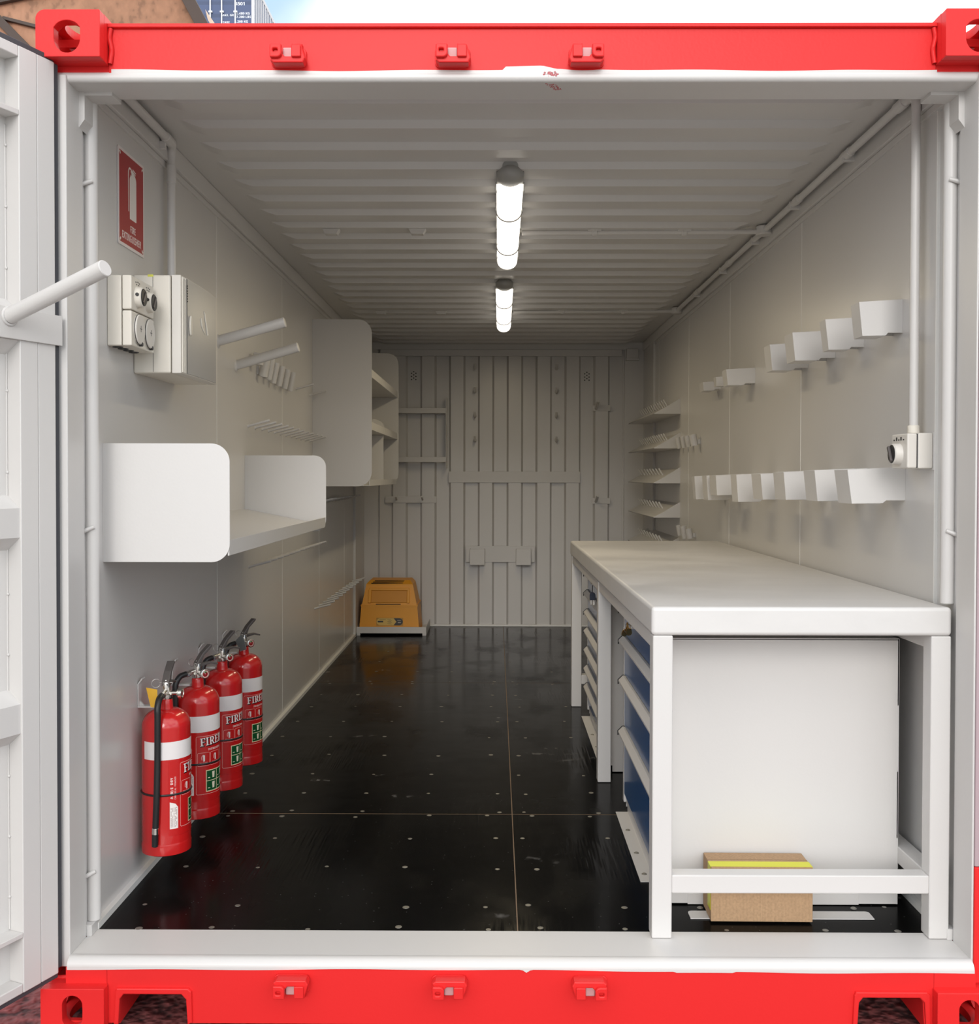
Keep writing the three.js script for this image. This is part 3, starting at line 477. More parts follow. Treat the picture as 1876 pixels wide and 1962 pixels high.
// pegs: base plate on the wall, bar tilted up. Built along local +x from the wall
function pegThing(name, label, group, pos, len, rise, r, foot, turn = 0) {
  const t = thing(name, label, 'peg', pos, turn, group);
  mesh('bar', rod(V(0, 0, 0), V(len, rise, 0), r, r, 14, 0.14), paint, t);
  if (foot) mesh('foot', lathe([[0, 0.006], [r * 1.05, 0.006], [r * 1.25, 0.002], [r * 1.5, -0.001]], 14).rotateZ(-Math.PI / 2 + Math.atan2(rise, len) * 0.2), paint, t);
  return t;
}
const thickPeg = pegThing('storage_peg', 'thick white peg sticking out behind the switchboard, upper of two', 'thick storage pegs on the left wall', [-1.165, 1.778, -1.5], 0.266, 0.074, 0.0205, true);
copyOf(thickPeg, [-1.165, 1.712, -1.78], 0, 'thick white peg above the row of small tubes, lower of two').rotation.z = 0.01;
{
  let p = null;
  const put = (pos, lab, grp, rise) => { if (!p) p = pegThing('tool_peg', lab, grp, pos, 0.098, 0.026, 0.0058, true); else { const c = copyOf(p, pos, 0, lab); c.userData.group = grp; } };
  const ord = ['first', 'second', 'third', 'fourth', 'fifth', 'sixth', 'seventh', 'eighth', 'ninth', 'tenth', 'eleventh', 'twelfth'];
  const name = (i, n) => (i === 0 ? 'nearest' : i === n - 1 ? 'farthest' : ord[i] + ' from the front');
  for (let i = 0; i < 12; i++) put([-1.165, 1.464 - 0.0014 * i, -1.981 - 0.138 * i], `slim white peg above the open shelf, ${name(i, 12)} of twelve`, 'row of twelve pegs above the open shelf');
  for (let i = 0; i < 12; i++) put([-1.165, 0.837 - 0.0007 * i, -2.0 - 0.1365 * i], `slim white peg below the open shelf, ${name(i, 12)} of twelve`, 'row of twelve pegs below the open shelf');
  for (let i = 0; i < 11; i++) put([-1.165, 0.437, -3.665 - 0.164 * i], `slim white peg in the low row, ${name(i, 11)} of eleven`, 'low row of pegs toward the yellow box');
  for (let i = 0; i < 10; i++) put([-1.165, 1.078, -3.75 - 0.145 * i], `slim white peg under the tall shelf, ${name(i, 10)} of ten`, 'row of pegs under the tall shelf');
  put([-1.165, 1.723, -3.09], 'slim white peg just right of the small angled tubes', 'pair of single pegs left of the tall shelf');
  put([-1.165, 1.72, -3.5], 'slim white peg against the side panel of the tall shelf, half way up', 'pair of single pegs left of the tall shelf');
}
// short open tubes welded to the left wall, leaning out at the top
function openTube(r, h, lean) {
  const g = lathe([[r, 0], [r, h], [r - 0.002, h], [r - 0.002, 0.002], [r - 0.0025, 0], [r, 0]], 22).toNonIndexed ? lathe([[r, 0], [r, h], [r - 0.002, h], [r - 0.002, 0]], 22) : null;
  return g.rotateZ(-lean);
}
[[-2.03, 1.742, 0.026, 0.05], [-2.16, 1.7, 0.021, 0.1], [-2.285, 1.698, 0.017, 0.1], [-2.4, 1.691, 0.0155, 0.1], [-2.535, 1.689, 0.0155, 0.1], [-2.67, 1.687, 0.0155, 0.1], [-2.815, 1.687, 0.0155, 0.1]].forEach(([z, y, r, h], i, a) => {
  const t = thing('tube_holder', `small white tube holder on the left wall, ${['nearest, short and wide', 'second and widest of the tall ones', 'third from the front', 'fourth from the front', 'fifth from the front', 'sixth from the front', 'farthest, beside the single peg'][i]}`, 'tube holder', [-1.165 + r + 0.006, y, z], 0, 'seven small tube holders on the left wall');
  mesh('tube', openTube(r, h, 0.2), new THREE.MeshStandardMaterial().copy(paint), t); t.children[0].material = tubePaint();
  mesh('weld_tab', bx(-r - 0.006, -r + 0.004, 0.01, h * 0.5, -0.004, 0.004, 0.001), paint, t);
});
function tubePaint() { if (!tubePaint.m) { tubePaint.m = paint.clone(); tubePaint.m.side = THREE.DoubleSide; } return tubePaint.m; }

// open shelf, near left
{
  const t = thing('wall_shelf', 'open white steel shelf with two rounded end panels above the fire extinguishers', 'shelf', [-1.165, 1.0, -0.288]);
  const D = 0.357, H = 0.333;
  for (const z of [0, -1.637]) mesh('end_panel', ext(rrect(0, D, 0, H, [0.002, 0.052, 0.052, 0.002], 10), 0.004, z - 0.004, [], 0.0008), paint, t);
  mesh('shelf_board', ext([[0, 0.098], [0.35, 0.03], [0.35, 0.027], [0, 0.095]].reverse(), 1.629, -1.6335), paint, t);
  mesh('front_lip', bx(0.35, 0.3545, 0.018, 0.062, -1.6335, -0.0045, 0.001), paint, t);
}
// tall shelf unit
{
  const t = thing('tall_shelf', 'tall white wall shelf with rounded side panels and three shelves', 'shelf', [-1.165, 1.182, -3.592]);
  const D = 0.357, H = 1.0, L = 1.697;
  for (const z of [0, -L]) mesh('side_panel', ext(rrect(0, D, 0, H, [0.002, 0.085, 0.085, 0.002], 12), 0.004, z - 0.004, [], 0.0008), paint, t);
  const shelf = (y, xe, lip) => { const s = mesh('shelf_board', bx(0, xe, y - 0.0035, y, -L, -0.0045, 0.0008), paint, t); mesh('front_lip', bx(xe, xe + 0.004, y - 0.004, y + lip, -L, -0.0045, 0.001), paint, s); };
  shelf(0.664, 0.345, 0.044); shelf(0.346, 0.345, 0.044); shelf(0.006, 0.34, 0.034);
  mesh('divider', ext(rrect(0, 0.335, 0.346, 0.452, [0, 0, 0.07, 0], 8), 0.004, -0.9, [], 0.0008), paint, t);
  mesh('divider', bx(0, 0.333, 0.006, 0.342, -0.86, -0.856, 0.0008), paint, t);
}

// ---------------------------------------------------------------- fire extinguishers on hooks
const labelTex = canvasTex(1024, 1024, (x, W, H) => {
  x.fillStyle = '#c01a1a'; x.fillRect(0, 0, W, H);
  x.strokeStyle = '#e8b7b0'; x.fillStyle = '#eadcd8';
  x.save(); x.translate(70, 400); x.rotate(-Math.PI / 2); x.font = 'bold 54px sans-serif'; x.textAlign = 'left'; x.fillText('A (B) E  DRY', -120, 0); x.font = '34px sans-serif'; x.fillText('CHEMICAL  POWDER', -130, 48); x.restore();
  x.lineWidth = 6; x.beginPath(); x.roundRect(190, 40, 780, 880, 24); x.stroke();
  x.save(); x.translate(255, 190); x.rotate(-0.05); x.font = 'bold 168px serif'; x.lineWidth = 16; x.strokeStyle = '#2a0a0c'; x.strokeText('FIREB', 10, 8); x.fillStyle = '#f2e9e6'; x.fillText('FIREB', 0, 0); x.restore();
  x.font = 'bold 44px sans-serif'; x.fillText('INSTRUCTIONS', 400, 262);
  x.strokeStyle = '#e8b7b0'; x.lineWidth = 5;
  for (const a of [215, 450, 690]) { x.beginPath(); x.roundRect(a, 290, 215, 200, 18); x.stroke(); x.beginPath(); x.moveTo(a + 90, 320); x.lineTo(a + 130, 330); x.lineTo(a + 128, 420); x.lineTo(a + 98, 425); x.closePath(); x.fill(); x.lineWidth = 12; x.beginPath(); x.moveTo(a + 90, 330); x.quadraticCurveTo(a + 60, 350, a + 76, 400); x.stroke(); x.lineWidth = 5; x.font = '22px sans-serif'; x.fillText('PULL PIN AND', a + 34, 452); x.fillText('SQUEEZE', a + 58, 478); }
  x.fillStyle = '#e9d9b0'; x.fillRect(360, 560, 470, 330); x.fillStyle = '#12512a';
  for (const [a, b] of [[374, 574], [600, 574], [374, 730], [600, 730]]) x.fillRect(a, b, 212, 146);
  x.fillStyle = '#eadfc8'; for (const [a, b] of [[374, 574], [600, 574], [374, 730], [600, 730]]) { x.beginPath(); x.moveTo(a + 110, b + 22); x.lineTo(a + 172, b + 22); x.lineTo(a + 160, b + 116); x.lineTo(a + 118, b + 116); x.fill(); x.fillRect(a + 24, b + 100, 44, 12); }
  x.fillStyle = '#eee6e2'; x.beginPath(); x.moveTo(20, 560); x.lineTo(110, 590); x.lineTo(150, 640); x.lineTo(150, 930); x.lineTo(20, 930); x.fill(); x.fillStyle = '#8a6f6c'; for (let i = 0; i < 5; i++) for (let k = 0; k < 18; k++) if (hash(i, k, 3) > 0.2) x.fillRect(36 + i * 22, 640 + k * 15, 9, 11);
});
const gaugeTex = canvasTex(128, 128, (x) => { x.fillStyle = '#8d1519'; x.fillRect(0, 0, 128, 128); x.strokeStyle = '#d8cfc4'; x.lineWidth = 12; x.beginPath(); x.arc(64, 64, 50, 0, 7); x.stroke(); x.strokeStyle = '#3f7a3a'; x.lineWidth = 18; x.beginPath(); x.arc(64, 64, 34, 4, 5.4); x.stroke(); x.strokeStyle = '#eee'; x.lineWidth = 6; x.beginPath(); x.moveTo(64, 64); x.lineTo(50, 30); x.stroke(); });
function arcWall(r, y0, y1, a0, a1, n = 28) {                 // part of a cylinder; azimuth from +z toward +x, uv 0..1
  const v = [], uv = [], nn = [];
  const P = (k, y, w) => { const a = (a0 + (a1 - a0) * k / n) * Math.PI / 180; v.push(r * Math.sin(a), y, r * Math.cos(a)); nn.push(Math.sin(a), 0, Math.cos(a)); uv.push(k / n, w); };
  for (let k = 0; k < n; k++) { P(k, y0, 0); P(k + 1, y0, 0); P(k + 1, y1, 1); P(k, y0, 0); P(k + 1, y1, 1); P(k, y1, 1); }
  const g = new THREE.BufferGeometry(); g.setAttribute('position', new THREE.Float32BufferAttribute(v, 3)); g.setAttribute('normal', new THREE.Float32BufferAttribute(nn, 3)); g.setAttribute('uv', new THREE.Float32BufferAttribute(uv, 2)); return g;
}
function extinguisher(label, z, turn, kind) {
  const R = 0.073, t = thing('fire_extinguisher', label, 'fire extinguisher', [-1.08, 0.088, z], turn, 'red fire extinguishers hung in a row on the left wall');
  const prof = [[0, 0.004], [R - 0.012, 0.004], [R - 0.004, 0], [R + 0.001, 0.003], [R + 0.0015, 0.03], [R - 0.0005, 0.034], [R, 0.038], [R, 0.385]]; for (let i = 1; i <= 10; i++) { const a = i / 10 * Math.PI / 2; prof.push([0.021 + (R - 0.021) * Math.cos(a), 0.385 + 0.052 * Math.sin(a)]); } prof.push([0.02, 0.446], [0.0195, 0.462], [0.017, 0.466], [0, 0.466]);
  mesh('cylinder', lathe(prof, 48), extRed, t);
  mesh('white_band', arcWall(R + 0.0006, 0.294, 0.348, kind ? -10 : -42, 150), whiteVinyl, t, true);
  mesh('label', arcWall(R + 0.0006, 0.062, 0.289, kind ? 27 : 22, 178), std([1, 1, 1], 0.28, 0, { map: labelTex }), t, true);
  mesh('strap', [new THREE.TorusGeometry(R + 0.0012, 0.0022, 6, 48).rotateX(Math.PI / 2).scale(1, 1.6, 1).translate(0, 0.187, 0)], rubber, t);
  mesh('valve', [lathe([[0, 0.466], [0.017, 0.466], [0.019, 0.47], [0.019, 0.48], [0.013, 0.484], [0.013, 0.512], [0.01, 0.518], [0, 0.518]], 20), rod(V(0, 0.492, 0), V(0, 0.486, 0.038), 0.0085, 0.0075, 14), rod(V(0, 0.484, 0), V(0.04, 0.484, 0), 0.006, 0.006, 12), rod(V(0, 0.486, 0.026), V(0, 0.481, 0.044), 0.0105, 0.0105, 6)], chrome, t);
  const gz = lathe([[0, 0], [0.013, 0], [0.0165, 0.004], [0.0165, 0.014], [0.014, 0.015], [0.0135, 0.013]], 24).rotateZ(-Math.PI / 2).translate(0.036, 0.484, 0);
  const ga = mesh('gauge', gz, chrome, t);
  mesh('dial', new THREE.CircleGeometry(0.0138, 20).rotateY(Math.PI / 2).translate(0.0495, 0.484, 0), std([1, 1, 1], 0.3, 0, { map: gaugeTex }), ga, true);
  // operating lever up and back, carrying lever below it
  const lever = ext([[0.01, 0], [0.008, 0.014], [-0.014, 0.044], [-0.044, 0.07], [-0.052, 0.069], [-0.05, 0.062], [-0.02, 0.036], [-0.004, 0.0]].reverse(), 0.023, -0.0115, [], 0.002).rotateY(-Math.PI / 2).translate(0, 0.505, 0);
  mesh('lever', lever, gunmetal, t);
  mesh('carry_handle', ext([[0.01, 0], [0.012, 0.014], [-0.05, 0.016], [-0.075, 0.008], [-0.075, 0.002], [-0.048, 0.009]].reverse(), 0.017, -0.0085, [], 0.002).rotateY(-Math.PI / 2).translate(0, 0.5, 0), gunmetal, t);
  mesh('rivet', new THREE.SphereGeometry(0.0045, 10, 8).translate(0, 0.522, 0.002), chrome, t);
  mesh('safety_pin', [new THREE.TorusGeometry(0.013, 0.0012, 6, 22).rotateY(0.4).translate(-0.03, 0.514, 0.004), rod(V(-0.02, 0.516, 0), V(0.02, 0.516, 0), 0.0016, 0.0016, 8)], steel, t);
  mesh('hose', tube([[0, 0.484, 0.042], [0, 0.478, 0.066], [0.0, 0.455, 0.082], [0.001, 0.42, 0.0845], [0, 0.3, 0.0835], [-0.002, 0.187, 0.086], [-0.006, 0.1, 0.0845], [-0.007, 0.078, 0.084]], 0.0098, 70, 12), rubber, t);
  mesh('hose_ferrule', rod(V(-0.0062, 0.094, 0.0845), V(-0.0075, 0.074, 0.084), 0.0104, 0.0104, 14), chrome, t);
  mesh('nozzle', rod(V(-0.0074, 0.075, 0.084), V(-0.009, 0.036, 0.083), 0.0098, 0.0092, 14), rubber, t);
  if (kind === 0) mesh('service_tag', ext([[-0.018, 0], [0.016, -0.006], [0.017, -0.062], [-0.004, -0.06]], 0.0012, 0.034).translate(-0.031, 0.508, 0.004).rotateY(0), tagYellow, t).userData.label = 'yellow service tag';
  if (kind === 2) { const g = ext([[-0.02, 0], [0.024, 0.006], [0.034, -0.012], [0.03, -0.058], [-0.014, -0.05]], 0.0012, 0.04).rotateZ(0.5).translate(0.022, 0.505, 0); mesh('service_tag', g, tagGrey, t).userData.label = 'dark grey service tag'; }
  return t;
}
extinguisher('nearest red fire extinguisher with a yellow tag and its black hose facing the opening', -0.575, 0, 0);
extinguisher('second red fire extinguisher in the row on the left wall, just behind the yellow-tagged one', -0.91, -0.75, 1);
extinguisher('third red fire extinguisher from the opening, between the second one and the grey-tagged one', -1.225, -0.7, 1);
extinguisher('farthest red fire extinguisher in the row, with a dark grey tag on its valve', -1.555, -0.72, 2);
{
  let h = null;
  [[-0.575, 'white hook bracket holding the nearest fire extinguisher'], [-0.91, 'white hook bracket holding the second fire extinguisher'], [-1.225, 'white hook bracket holding the third fire extinguisher'], [-1.555, 'white hook bracket holding the farthest fire extinguisher']].forEach(([z, lab]) => {
    if (h) return copyOf(h, [-1.165, 0.532, z], 0, lab);
    h = thing('hook_bracket', lab, 'bracket', [-1.165, 0.532, z], 0, 'white hook brackets of the fire extinguishers');
    mesh('arm', [bx(0, 0.062, -0.004, 0.001, -0.014, 0.014, 0.0012), ext([[0, 0], [0.02, 0], [0.004, 0.016], [0, 0.016]].reverse(), 0.008, -0.004)], paint, h);
    mesh('back_strip', bx(0.0005, 0.004, -0.004, 0.07, -0.014, 0.014, 0.001), paint, h);
    mesh('bent_tip', ext([[0.0005, 0.069], [0.004, 0.068], [0.016, 0.084], [0.013, 0.087]].reverse(), 0.028, -0.014), paint, h);
  });
}

// ---------------------------------------------------------------- right wall: isolator, holders, racks
{
  const t = thing('isolator_switch', 'white isolator switch with a round black knob at the end of the right wall pipe', 'switch', [1.165, 1.316, -0.36], -Math.PI / 2);
  mesh('back_box', bx(-0.058, 0.058, -0.05, 0.05, 0.004, 0.046, 0.004), plasticG, t);
  mesh('mounting_plate', bx(-0.064, 0.06, -0.054, 0.052, 0, 0.004, 0.001), paint, t);
  mesh('cover', bx(-0.058, 0.058, -0.049, 0.049, 0.0485, 0.076, 0.005), plasticG, t);
  mesh('gasket', bx(-0.056, 0.056, -0.048, 0.048, 0.046, 0.049, 0.001), dark, t);
  const k = mesh('knob', lathe([[0, 0.022], [0.026, 0.022], [0.029, 0.019], [0.03, 0.003], [0.031, 0]], 28).rotateX(Math.PI / 2).translate(0.0, -0.008, 0.076), plasticG, t);
  mesh('knob_face', lathe([[0, 0.002], [0.024, 0.002], [0.0265, 0]], 28).rotateX(Math.PI / 2).translate(0, -0.008, 0.098), black, k);
  mesh('knob_grip', bx(-0.005, 0.005, -0.024, 0.024, 0, 0.008, 0.002).rotateZ(0.5).translate(0, -0.008, 0.099), gunmetal, k);
  mesh('lettering', [-0.042, -0.024, -0.008, 0.008, 0.026].map((x, i) => bx(x, x + 0.009, 0.03, 0.034 + (i % 2) * 0.006, 0.076, 0.0765, 0)), dark, t);
}
// bent sheet pockets: near cheek, leaning front, far cheek, narrow floor strip at the wall
function pocket(label, group, z0, z1, yb, h, dTop, dBot) {
  const t = thing('tool_pocket', label, 'tool pocket', [1.165, yb, z0], 0, group), L = z0 - z1, th = 0.004;
  const cheek = [[0, 0], [-dBot * 0.36, 0.0], [-dBot * 0.42, -0.008], [-dBot, -0.01], [-dTop, h - 0.008], [0, h]];
  mesh('cheek', ext([...cheek].reverse(), th, -th, [], 0.0008), paint, t);
  mesh('cheek', ext([...cheek].reverse(), th, -L, [], 0.0008), paint, t);
  mesh('front', ext([[-dBot, -0.01], [-dBot + th, -0.01], [-dTop + th, h - 0.008], [-dTop, h - 0.008]], L - 2 * th, -L + th, [], 0), paint, t);
  mesh('floor_strip', bx(-dBot + 0.006, -dBot * 0.45, -0.01, -0.006, -L + th, -th, 0.0005), paint, t);
  return t;
}
const gU = 'upper row of tool pockets on the right wall', gL = 'lower row of tool pockets above the workbench';
[[-0.536, -0.612, 1.678, 0.101, 0.132, 0.121, 'nearest the wall pipe, highest in view'], [-0.862, -0.925, 1.676, 0.1, 0.13, 0.118, 'second from the front'], [-1.153, -1.26, 1.673, 0.1, 0.156, 0.145, 'third from the front'], [-1.477, -1.57, 1.671, 0.1, 0.152, 0.141, 'fourth from the front'], [-2.31, -2.4, 1.686, 0.074, 0.138, 0.129, 'wide low one beyond the gap'], [-2.65, -2.71, 1.712, 0.045, 0.114, 0.11, 'small one behind the wide low one'], [-3.05, -3.16, 1.722, 0.045, 0.1, 0.094, 'farthest and smallest']].forEach(([z0, z1, y, h, a, b, l]) => pocket('white sheet-metal tool pocket in the upper row, ' + l, gU, z0, z1, y, h, a, b));
[[-0.505, -0.627, 1.172, 0.1, 0.174, 0.16, 'nearest and largest, under the isolator'], [-0.825, -0.949, 1.172, 0.1, 0.174, 0.163, 'second from the front'], [-1.191, -1.336, 1.168, 0.1, 0.174, 0.165, 'third from the front'], [-1.521, -1.672, 1.162, 0.1, 0.174, 0.164, 'fourth from the front'], [-1.935, -2.049, 1.142, 0.118, 0.174, 0.165, 'fifth and deepest one'], [-2.359, -2.507, 1.164, 0.093, 0.174, 0.167, 'sixth, shorter than its neighbours'], [-2.576, -2.69, 1.136, 0.12, 0.174, 0.165, 'seventh from the front'], [-2.893, -2.97, 1.133, 0.12, 0.174, 0.164, 'farthest from the opening']].forEach(([z0, z1, y, h, a, b, l]) => pocket('white sheet-metal tool pocket in the lower row, ' + l, gL, z0, z1, y, h, a, b));
// sloped racks with rows of pins
[[1.662, 0.104, 13, 'topmost'], [1.432, 0.108, 13, 'second from the top'], [1.199, 0.108, 8, 'third from the top'], [0.97, 0.104, 8, 'fourth from the top'], [0.738, 0.104, 8, 'lowest']].forEach(([y, h, n, l], k) => {
  const L = 1.34, t = thing('pin_rack', `white sloped rack with pins on the right wall, ${l} of five`, 'tool rack', [1.165, y, -4.29], 0, 'five sloped pin racks on the right wall'), D = 0.176;
  mesh('end_plate', ext([[0, 0], [-D, 0], [0, h]].reverse(), 0.004, -0.004, [], 0.0006), paint, t);
  mesh('end_plate', ext([[0, 0], [-D, 0], [0, h]].reverse(), 0.004, -L, [], 0.0006), paint, t);
  mesh('sloped_plate', ext([[0, h - 0.012], [-D, -0.001], [-D, 0.003], [0, h - 0.008]].reverse(), L - 0.01, -L + 0.005), paint, t);
  mesh('bottom_plate', bx(-D, 0, -0.001, 0.002, -L + 0.005, -0.005, 0.0005), paint, t);
  const a = Math.atan2(h, D), nx = -Math.sin(a), ny = Math.cos(a), bz = k < 2 ? 0.06 : 0.24, sp = k < 2 ? 0.095 : 0.142, pr = k < 2 ? 0.004 : 0.0055;
  for (let i = 0; i < n; i++) { const x = -D * 0.42, yy = h * 0.58 - 0.012, zz = -bz - i * sp; mesh('pin', rod(V(x, yy, zz), V(x + nx * 0.06, yy + ny * 0.06, zz), pr, pr, 10), paint, t); }
});
[[-3.62, 1.43, 0.022, 0.068], [-3.83, 1.43, 0.017, 0.07], [-4.0, 1.428, 0.015, 0.072], [-4.17, 1.428, 0.015, 0.072], [-3.76, 0.862, 0.02, 0.062], [-3.93, 0.852, 0.019, 0.08], [-4.12, 0.862, 0.017, 0.066]].forEach(([z, y, r, h], i) => {
  const g = i < 4 ? 'small tube holders beside the second pin rack' : 'small tube holders beside the lowest pin rack';
  const t = thing('tube_holder', i < 4 ? `small white tube holder beside the second pin rack, ${['nearest', 'second', 'third', 'farthest'][i]} of four` : `small white tube holder just above the workbench, ${['nearest', 'middle', 'farthest'][i - 4]} of three`, 'tube holder', [1.165 - r - 0.012, y, z], 0, g);
  mesh('tube', openTube(r, h, -0.18), tubePaint(), t);
  mesh('weld_tab', bx(r - 0.004, r + 0.012, h * 0.15, h * 0.55, -0.004, 0.004, 0.001), paint, t);
});

// ---------------------------------------------------------------- back wall fittings
const ZF = ZB + 0.001;
{
  const t = thing('wall_rack', 'white two-bar rack with an upright side plate on the back wall', 'rack', [-0.468, 1.33, ZF]);
  for (const y of [0.43, 0.03]) { const s = mesh('bar', bx(-0.62, -0.006, y, y + 0.042, 0.095, 0.1, 0.001), paint, t); mesh('shelf', bx(-0.62, -0.006, y - 0.001, y + 0.003, 0, 0.096, 0.001), paint, s); }
  mesh('side_plate', bx(-0.006, 0, -0.02, 0.56, 0, 0.11, 0.001), paint, t);
  mesh('side_plate', bx(-0.626, -0.62, -0.02, 0.56, 0, 0.11, 0.001), paint, t);
}
{
  const t = thing('backing_plate', 'long plain white plate across the middle of the back wall', 'plate', [0.088, 1.238, ZF]);
  mesh('plate', bx(-0.544, 0.544, -0.046, 0.046, 0, 0.006, 0.0012), paint, t);
}
{
  const t = thing('twin_holder', 'white plate with two box holders low on the back wall', 'holder', [-0.026, 0.6, ZF]);
  mesh('plate', bx(-0.285, 0.285, -0.067, 0.067, 0, 0.006, 0.0012), paint, t);
  for (const x of [-0.19, 0.19]) { const p = part('box_holder', t); mesh('front', bx(x - 0.06, x + 0.06, -0.083, 0.046, 0.09, 0.095, 0.001), paint, p); mesh('cheek', bx(x - 0.06, x - 0.055, -0.083, 0.046, 0.006, 0.092, 0.001), paint, p); mesh('cheek', bx(x + 0.055, x + 0.06, -0.083, 0.046, 0.006, 0.092, 0.001), paint, p); mesh('bottom', bx(x - 0.056, x + 0.056, -0.083, -0.078, 0.006, 0.092, 0.001), paint, p); }
}
{
  const t = thing('peg_rail', 'white rail with two pegs under the two-bar rack on the back wall', 'peg rail', [-0.77, 1.05, ZF]);
  mesh('rail', bx(-0.21, 0.215, -0.027, 0.027, 0, 0.006, 0.001), paint, t);
  for (const x of [-0.115, 0.1]) mesh('peg', rod(V(x, 0, 0.004), V(x + 0.0, 0.028, 0.1), 0.008, 0.008, 12), paint, t);
}
for (const [y, l] of [[1.81, 'white plate with one upright peg at the upper right of the back wall'], [1.042, 'white plate with one upright peg on the back wall, just above bench height']]) {
  const t = thing('peg_plate', l, 'peg plate', [0.808, y, ZF], 0, 'two single peg plates on the back wall');
  mesh('plate', bx(-0.075, 0.075, -0.024, 0.024, 0, 0.006, 0.001), paint, t);
  mesh('peg', rod(V(-0.045, -0.008, 0.004), V(-0.04, 0.045, 0.14), 0.0105, 0.0105, 14), paint, t);
}
{
  let h = null; const lv = ['top', 'second', 'third', 'bottom'];
  for (const x of [-0.238, 0.436]) [2.14, 1.947, 1.745, 1.545].forEach((y, i) => {
    const lab = `small white hook on the back wall, ${lv[i]} of the ${x < 0 ? 'left' : 'right'} column`;
    if (h) return copyOf(h, [x, y, ZB - 0.036 + (x < 0 ? 0.036 : 0.0)], 0, lab);
    h = thing('wall_hook', lab, 'hook', [x, y, ZB], 0, 'two columns of small hooks on the back wall');
    mesh('bar', tube([[0, 0, 0], [0, -0.006, 0.02], [0, -0.012, 0.045], [0, 0.0, 0.065], [0, 0.028, 0.07]], 0.0075, 20, 8), paint, h);
    mesh('foot', lathe([[0, 0.004], [0.012, 0.004], [0.014, 0]], 12).rotateX(Math.PI / 2), paint, h);
  });
}

// ---------------------------------------------------------------- yellow box on its tray
{
  const t = thing('floor_tray', 'low white steel tray under the yellow box in the back left corner', 'tray', [-0.88, 0, -5.43]);
  const x0 = -0.27, x1 = 0.275;
  mesh('front_lip', bx(x0, x1, 0.018, 0.068, -0.005, 0, 0.001), paint, t);
  mesh('plate', bx(x0, x1, 0.018, 0.022, -0.46, -0.004, 0.001), paint, t);
  mesh('side_lip', [bx(x1 - 0.005, x1, 0.018, 0.068, -0.46, -0.004, 0.001)], paint, t);
  mesh('side_lip', [bx(x0, x0 + 0.005, 0.018, 0.068, -0.46, -0.004, 0.001)], paint, t);
  for (const x of [x0, x1 - 0.03]) mesh('leg', bx(x, x + 0.03, 0, 0.02, -0.46, 0, 0.001), paint, t);
}
{
  const t = thing('yellow_case', 'yellow plastic equipment case with a slatted top on the white tray', 'equipment case', [-0.898, 0.022, -5.46]);
  mesh('body', [frustum([-0.236, 0.236, -0.36, 0], [-0.218, 0.22, -0.345, -0.012], 0, 0.205), frustum([-0.222, 0.224, -0.35, -0.008], [-0.222, 0.224, -0.348, -0.009], 0.2, 0.215)], yellowPlastic, t);
  mesh('hood', [frustum([-0.214, 0.216, -0.34, -0.012], [-0.184, 0.182, -0.32, -0.05], 0.213, 0.372), frustum([-0.184, 0.182, -0.32, -0.05], [-0.16, 0.158, -0.3, -0.1], 0.372, 0.4)], yellowPlastic, t);
  mesh('hood_recess', [bx(-0.145, 0.14, 0.232, 0.33, -0.034, -0.024, 0.008)].map((g) => g.translate(0, -0.28, 0).rotateX(-0.24).translate(0, 0.283, 0)), std([0.66, 0.27, 0.014], 0.5), t);
  each('hood_frame', [bx(-0.16, 0.156, 0.33, 0.352, -0.03, -0.016, 0.004), bx(-0.165, -0.142, 0.232, 0.34, -0.03, -0.016, 0.004), bx(0.138, 0.161, 0.232, 0.34, -0.03, -0.016, 0.004)].map((g) => g.translate(0, -0.28, 0).rotateX(-0.24).translate(0, 0.28, 0)), yellowPlastic, t);
  mesh('slot', bx(-0.105, 0.09, 0.216, 0.221, -0.014, -0.008, 0.001), black, t);
  for (let i = 0; i < 3; i++) mesh('vent_slat', bx(-0.145 + i * 0.012, 0.15 - i * 0.006, 0, 0.0035, -0.0042, 0.0042, 0.0008).rotateX(0.5).rotateY(0.05).translate(0.0, 0.3765 + i * 0.0088, -0.06 - i * 0.0155), black, t);
  const tex = canvasTex(512, 160, (x, W, H) => {
    x.fillStyle = '#b98622'; x.fillRect(0, 0, W, H); x.fillStyle = '#d9b65c'; x.beginPath(); x.roundRect(6, 10, 500, 140, 70); x.fill(); x.fillStyle = '#16130f'; x.beginPath(); x.moveTo(330, 10); x.lineTo(436, 10); x.arc(436, 80, 70, -Math.PI / 2, Math.PI / 2); x.lineTo(330, 150); x.lineTo(384, 80); x.fill();
    x.fillStyle = '#1d1810'; x.fillRect(26, 62, 104, 32); x.fillStyle = '#6b5420'; for (let i = 0; i < 6; i++) x.fillRect(210 + (i % 2) * 20, 34 + i * 18, 70, 6); x.fillRect(60, 34, 120, 8); x.fillStyle = '#a89f90'; x.fillRect(400, 44, 70, 14); x.fillRect(410, 84, 60, 22);
  });
  mesh('sticker', new THREE.PlaneGeometry(0.21, 0.062).rotateX(-0.058).translate(0.005, 0.082, -0.0035), std([1, 1, 1], 0.4, 0, { map: tex, alphaMap: null }), t, true);
}

